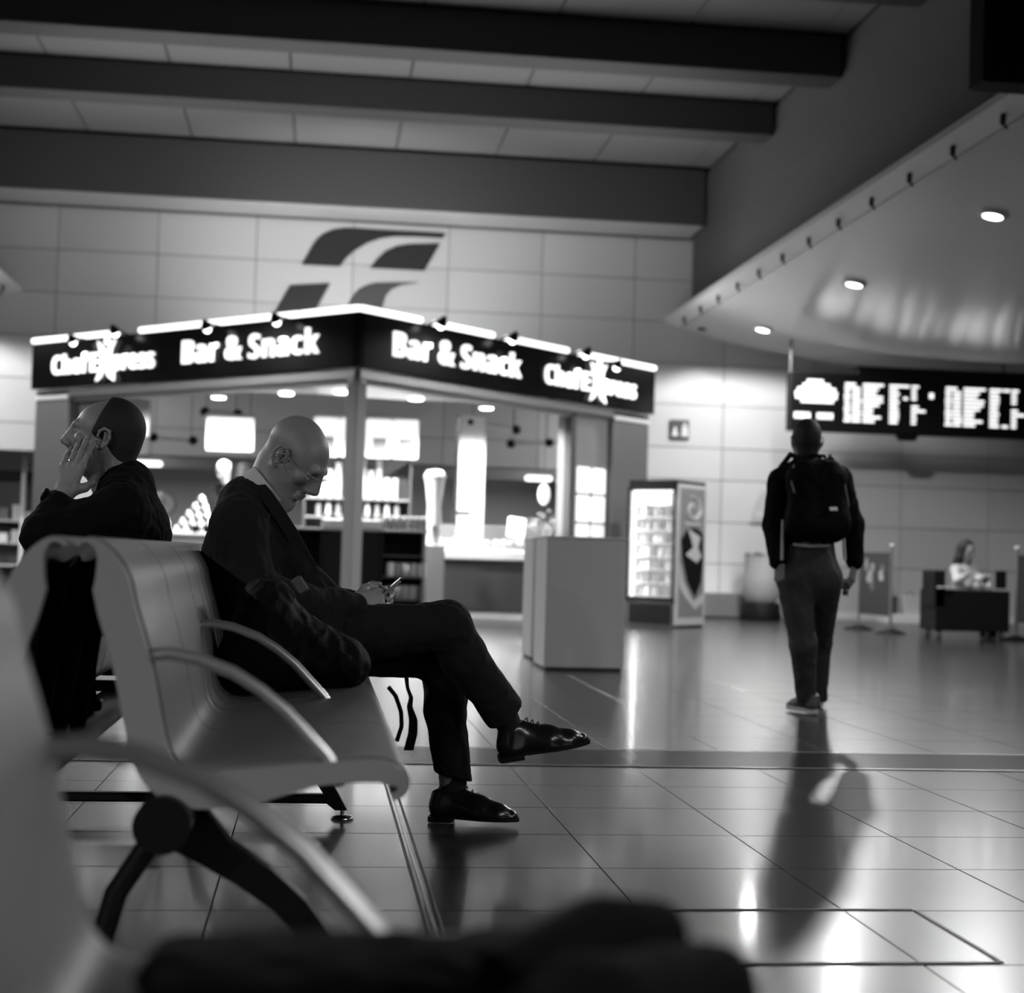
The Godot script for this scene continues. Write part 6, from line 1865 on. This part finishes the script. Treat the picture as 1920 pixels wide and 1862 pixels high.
func bar_staff() -> void:
	var h1 := pt(420, 884, 21.6)
	simple_person("pale haired barista in black leaning over the coffee counter", Vector3(h1.x, 0, -21.6), h1, Vector3(-0.6, -0.45, 0.65).normalized(), M["black cloth"], M["light grey"], false, false, [Vector3(h1.x - 0.28, 1.13, -21.1), Vector3(h1.x - 0.05, 1.13, -21.05)])
	var h2 := pt(455, 884, 22.5)
	simple_person("dark haired barista standing behind the other barista", Vector3(h2.x, 0, -22.5), h2, Vector3(0.3, -0.2, -0.9).normalized(), M["shirt"], M["short hair"], true, false, [Vector3(h2.x + 0.2, 1.1, -22.7), Vector3(h2.x + 0.3, 1.1, -22.4)])

func stall_woman() -> void:
	var h := pt(1812, 1033, 19.35)
	simple_person("long haired woman in pale patterned top sitting at the black stall", Vector3(h.x, 0, -19.35), h, Vector3(0.45, -0.3, 0.8).normalized(), M["shirt"], M["short hair"], true, true, [Vector3(h.x + 0.12, 0.78, -19.0), Vector3(h.x - 0.14, 0.78, -19.05)])

# ---------------------------------------------------------------- small things
func build_small() -> void:
	# black bag slumped on the seat beside the bald man
	var at := Vector3(-0.05, 0.49, -4.3)
	var b := thing("shoulder_bag", "soft black bag slumped on the bench seat beside the bald man, straps hanging down", "bag", at)
	var f := Field.new(Vector3(-0.26, -0.02, -0.26), Vector3(0.32, 0.4, 0.26), 0.009)
	var U := Vector3(0, 0, 1)
	f.cone(Vector3(-0.11, 0.09, 0), Vector3(-0.08, 0.24, -0.02), 0.085, 0.06, 0.05, U, 2.0)
	f.cone(Vector3(-0.1, 0.085, 0), Vector3(0.14, 0.07, -0.02), 0.085, 0.06, 0.05, U, 2.0)
	f.cone(Vector3(-0.07, 0.2, -0.02), Vector3(0.12, 0.09, -0.03), 0.06, 0.045, 0.06, U, 2.0)
	f.folds(0.007, Vector3(11, 11, 9), 6)
	f.cut(Vector3(0, -1, 0), Vector3(0, 0.012, 0))
	obj("sack", f.mesh_into(mb()), M["black nylon"], b)
	# straps over the edge of the seat
	var thin := []
	for q in [[728, 1288], [742, 1305], [752, 1335], [753, 1362], [744, 1390]]: thin.append(pt(q[0], q[1], 4.4) - at)
	obj("strap", mb().tube(thin, 0.006, 8), M["black nylon"], b)
	var wide := mb()
	var path := [[762, 1270], [764, 1290], [771, 1308], [768, 1325], [775, 1350], [774, 1375], [766, 1407]]
	var wd := [0.006, 0.005, 0.006, 0.008, 0.012, 0.013, 0.014]
	for i in path.size() - 1:
		var a: Vector3 = pt(path[i][0], path[i][1], 4.42) - at; var c: Vector3 = pt(path[i + 1][0], path[i + 1][1], 4.42) - at
		for s in [-0.0015, 0.0015]:
			wide.quad(a + Vector3(-wd[i], 0, s), a + Vector3(wd[i], 0, s), c + Vector3(wd[i + 1], 0, s), c + Vector3(-wd[i + 1], 0, s), Vector3(0, 0, s))
		for sx in [-1.0, 1.0]:
			wide.quad(a + Vector3(wd[i] * sx, 0, -0.0015), a + Vector3(wd[i] * sx, 0, 0.0015), c + Vector3(wd[i + 1] * sx, 0, 0.0015), c + Vector3(wd[i + 1] * sx, 0, -0.0015), Vector3(sx, 0, 0))
	obj("strap", wide, M["black nylon"], b)
	var s0 := pt(484, 1092, 4.32) - at; var s1 := pt(535, 1120, 4.3) - at
	obj("webbing", mb().tube([s0, (s0 + s1) * 0.5 + Vector3(0.002, 0.003, 0), s1], 0.013, 8, true, 0.25), M["mid grey"], b)
	obj("buckle", mb().box(pt(562, 1098, 4.32) - at, Vector3(0.035, 0.05, 0.014), 0.006, Basis.from_euler(Vector3(0, 0, 0.6))), M["dark grey"], b)
	# black coat hung over the back of the opposite row
	var ct := thing("hanging_coat", "black coat hanging in folds behind the opposite row of seats", "coat", Vector3(-0.5, 0.45, -3.3))
	var cm := mb()
	var cols := 40; var rws := 12
	for side in [0.0, -0.012]:
		var first := cm.v.size()
		for r in rws + 1:
			for c in cols + 1:
				var zz := 0.42 - 1.2 * c / cols
				var hh := 0.37 * r / rws
				var wob := 0.018 * sin(zz * 21.0 + 1.5 * sin(hh * 9.0)) * (1.0 - 0.7 * float(r) / rws)
				cm.vert(Vector3(0.0 + wob + side - 0.05 * (1.0 - float(r) / rws), hh - 0.02 * sin(zz * 9.0) * (1.0 - float(r) / rws), zz), Vector3(1 if side == 0.0 else -1, 0.1, -cos(zz * 21.0) * 0.35).normalized())
		for r in rws:
			for c in cols:
				var a := first + r * (cols + 1) + c
				cm.face(a, a + 1, a + cols + 2); cm.face(a, a + cols + 2, a + cols + 1)
	obj("cloth", cm, M["black cloth"], ct)
	obj("loop", mb().tube([Vector3(-0.005, 0.37, -0.1), Vector3(0, 0.39, -0.12), Vector3(-0.005, 0.37, -0.14)], 0.004, 6), M["black"], ct)
	# black coat added to darken the shaded seat of the neighbouring bench
	var nb := thing("added_dark_coat", "soft black coat added to darken the shaded seat of the neighbouring bench", "coat", Vector3(0.05, 0.5, -1.22))
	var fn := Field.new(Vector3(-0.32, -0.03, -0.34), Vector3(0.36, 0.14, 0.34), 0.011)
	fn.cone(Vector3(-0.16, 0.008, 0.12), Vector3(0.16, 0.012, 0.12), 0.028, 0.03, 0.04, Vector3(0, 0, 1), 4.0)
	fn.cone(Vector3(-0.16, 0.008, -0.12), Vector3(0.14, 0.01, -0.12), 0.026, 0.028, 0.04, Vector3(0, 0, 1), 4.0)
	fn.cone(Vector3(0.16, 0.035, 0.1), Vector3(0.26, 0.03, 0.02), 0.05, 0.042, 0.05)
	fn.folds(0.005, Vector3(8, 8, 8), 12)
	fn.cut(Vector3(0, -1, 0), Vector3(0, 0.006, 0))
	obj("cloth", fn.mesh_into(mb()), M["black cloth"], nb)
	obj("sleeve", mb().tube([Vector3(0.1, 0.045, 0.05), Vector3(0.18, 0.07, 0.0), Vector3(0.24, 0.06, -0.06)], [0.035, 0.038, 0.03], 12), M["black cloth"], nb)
	# the photographer, dark clothed, on the bench behind the camera, shades the near seats
	var hp := Vector3(-0.16, 1.16, 0.36)
	simple_person("photographer in black clothes sitting on the neighbouring bench", Vector3(-0.16, 0.5, 0.36), hp, Vector3(0.35, -0.25, -0.9).normalized(), M["black cloth"], M["short hair"], false, true, [Vector3(-0.1, 0.84, 0.14), Vector3(0.06, 0.82, 0.16)])
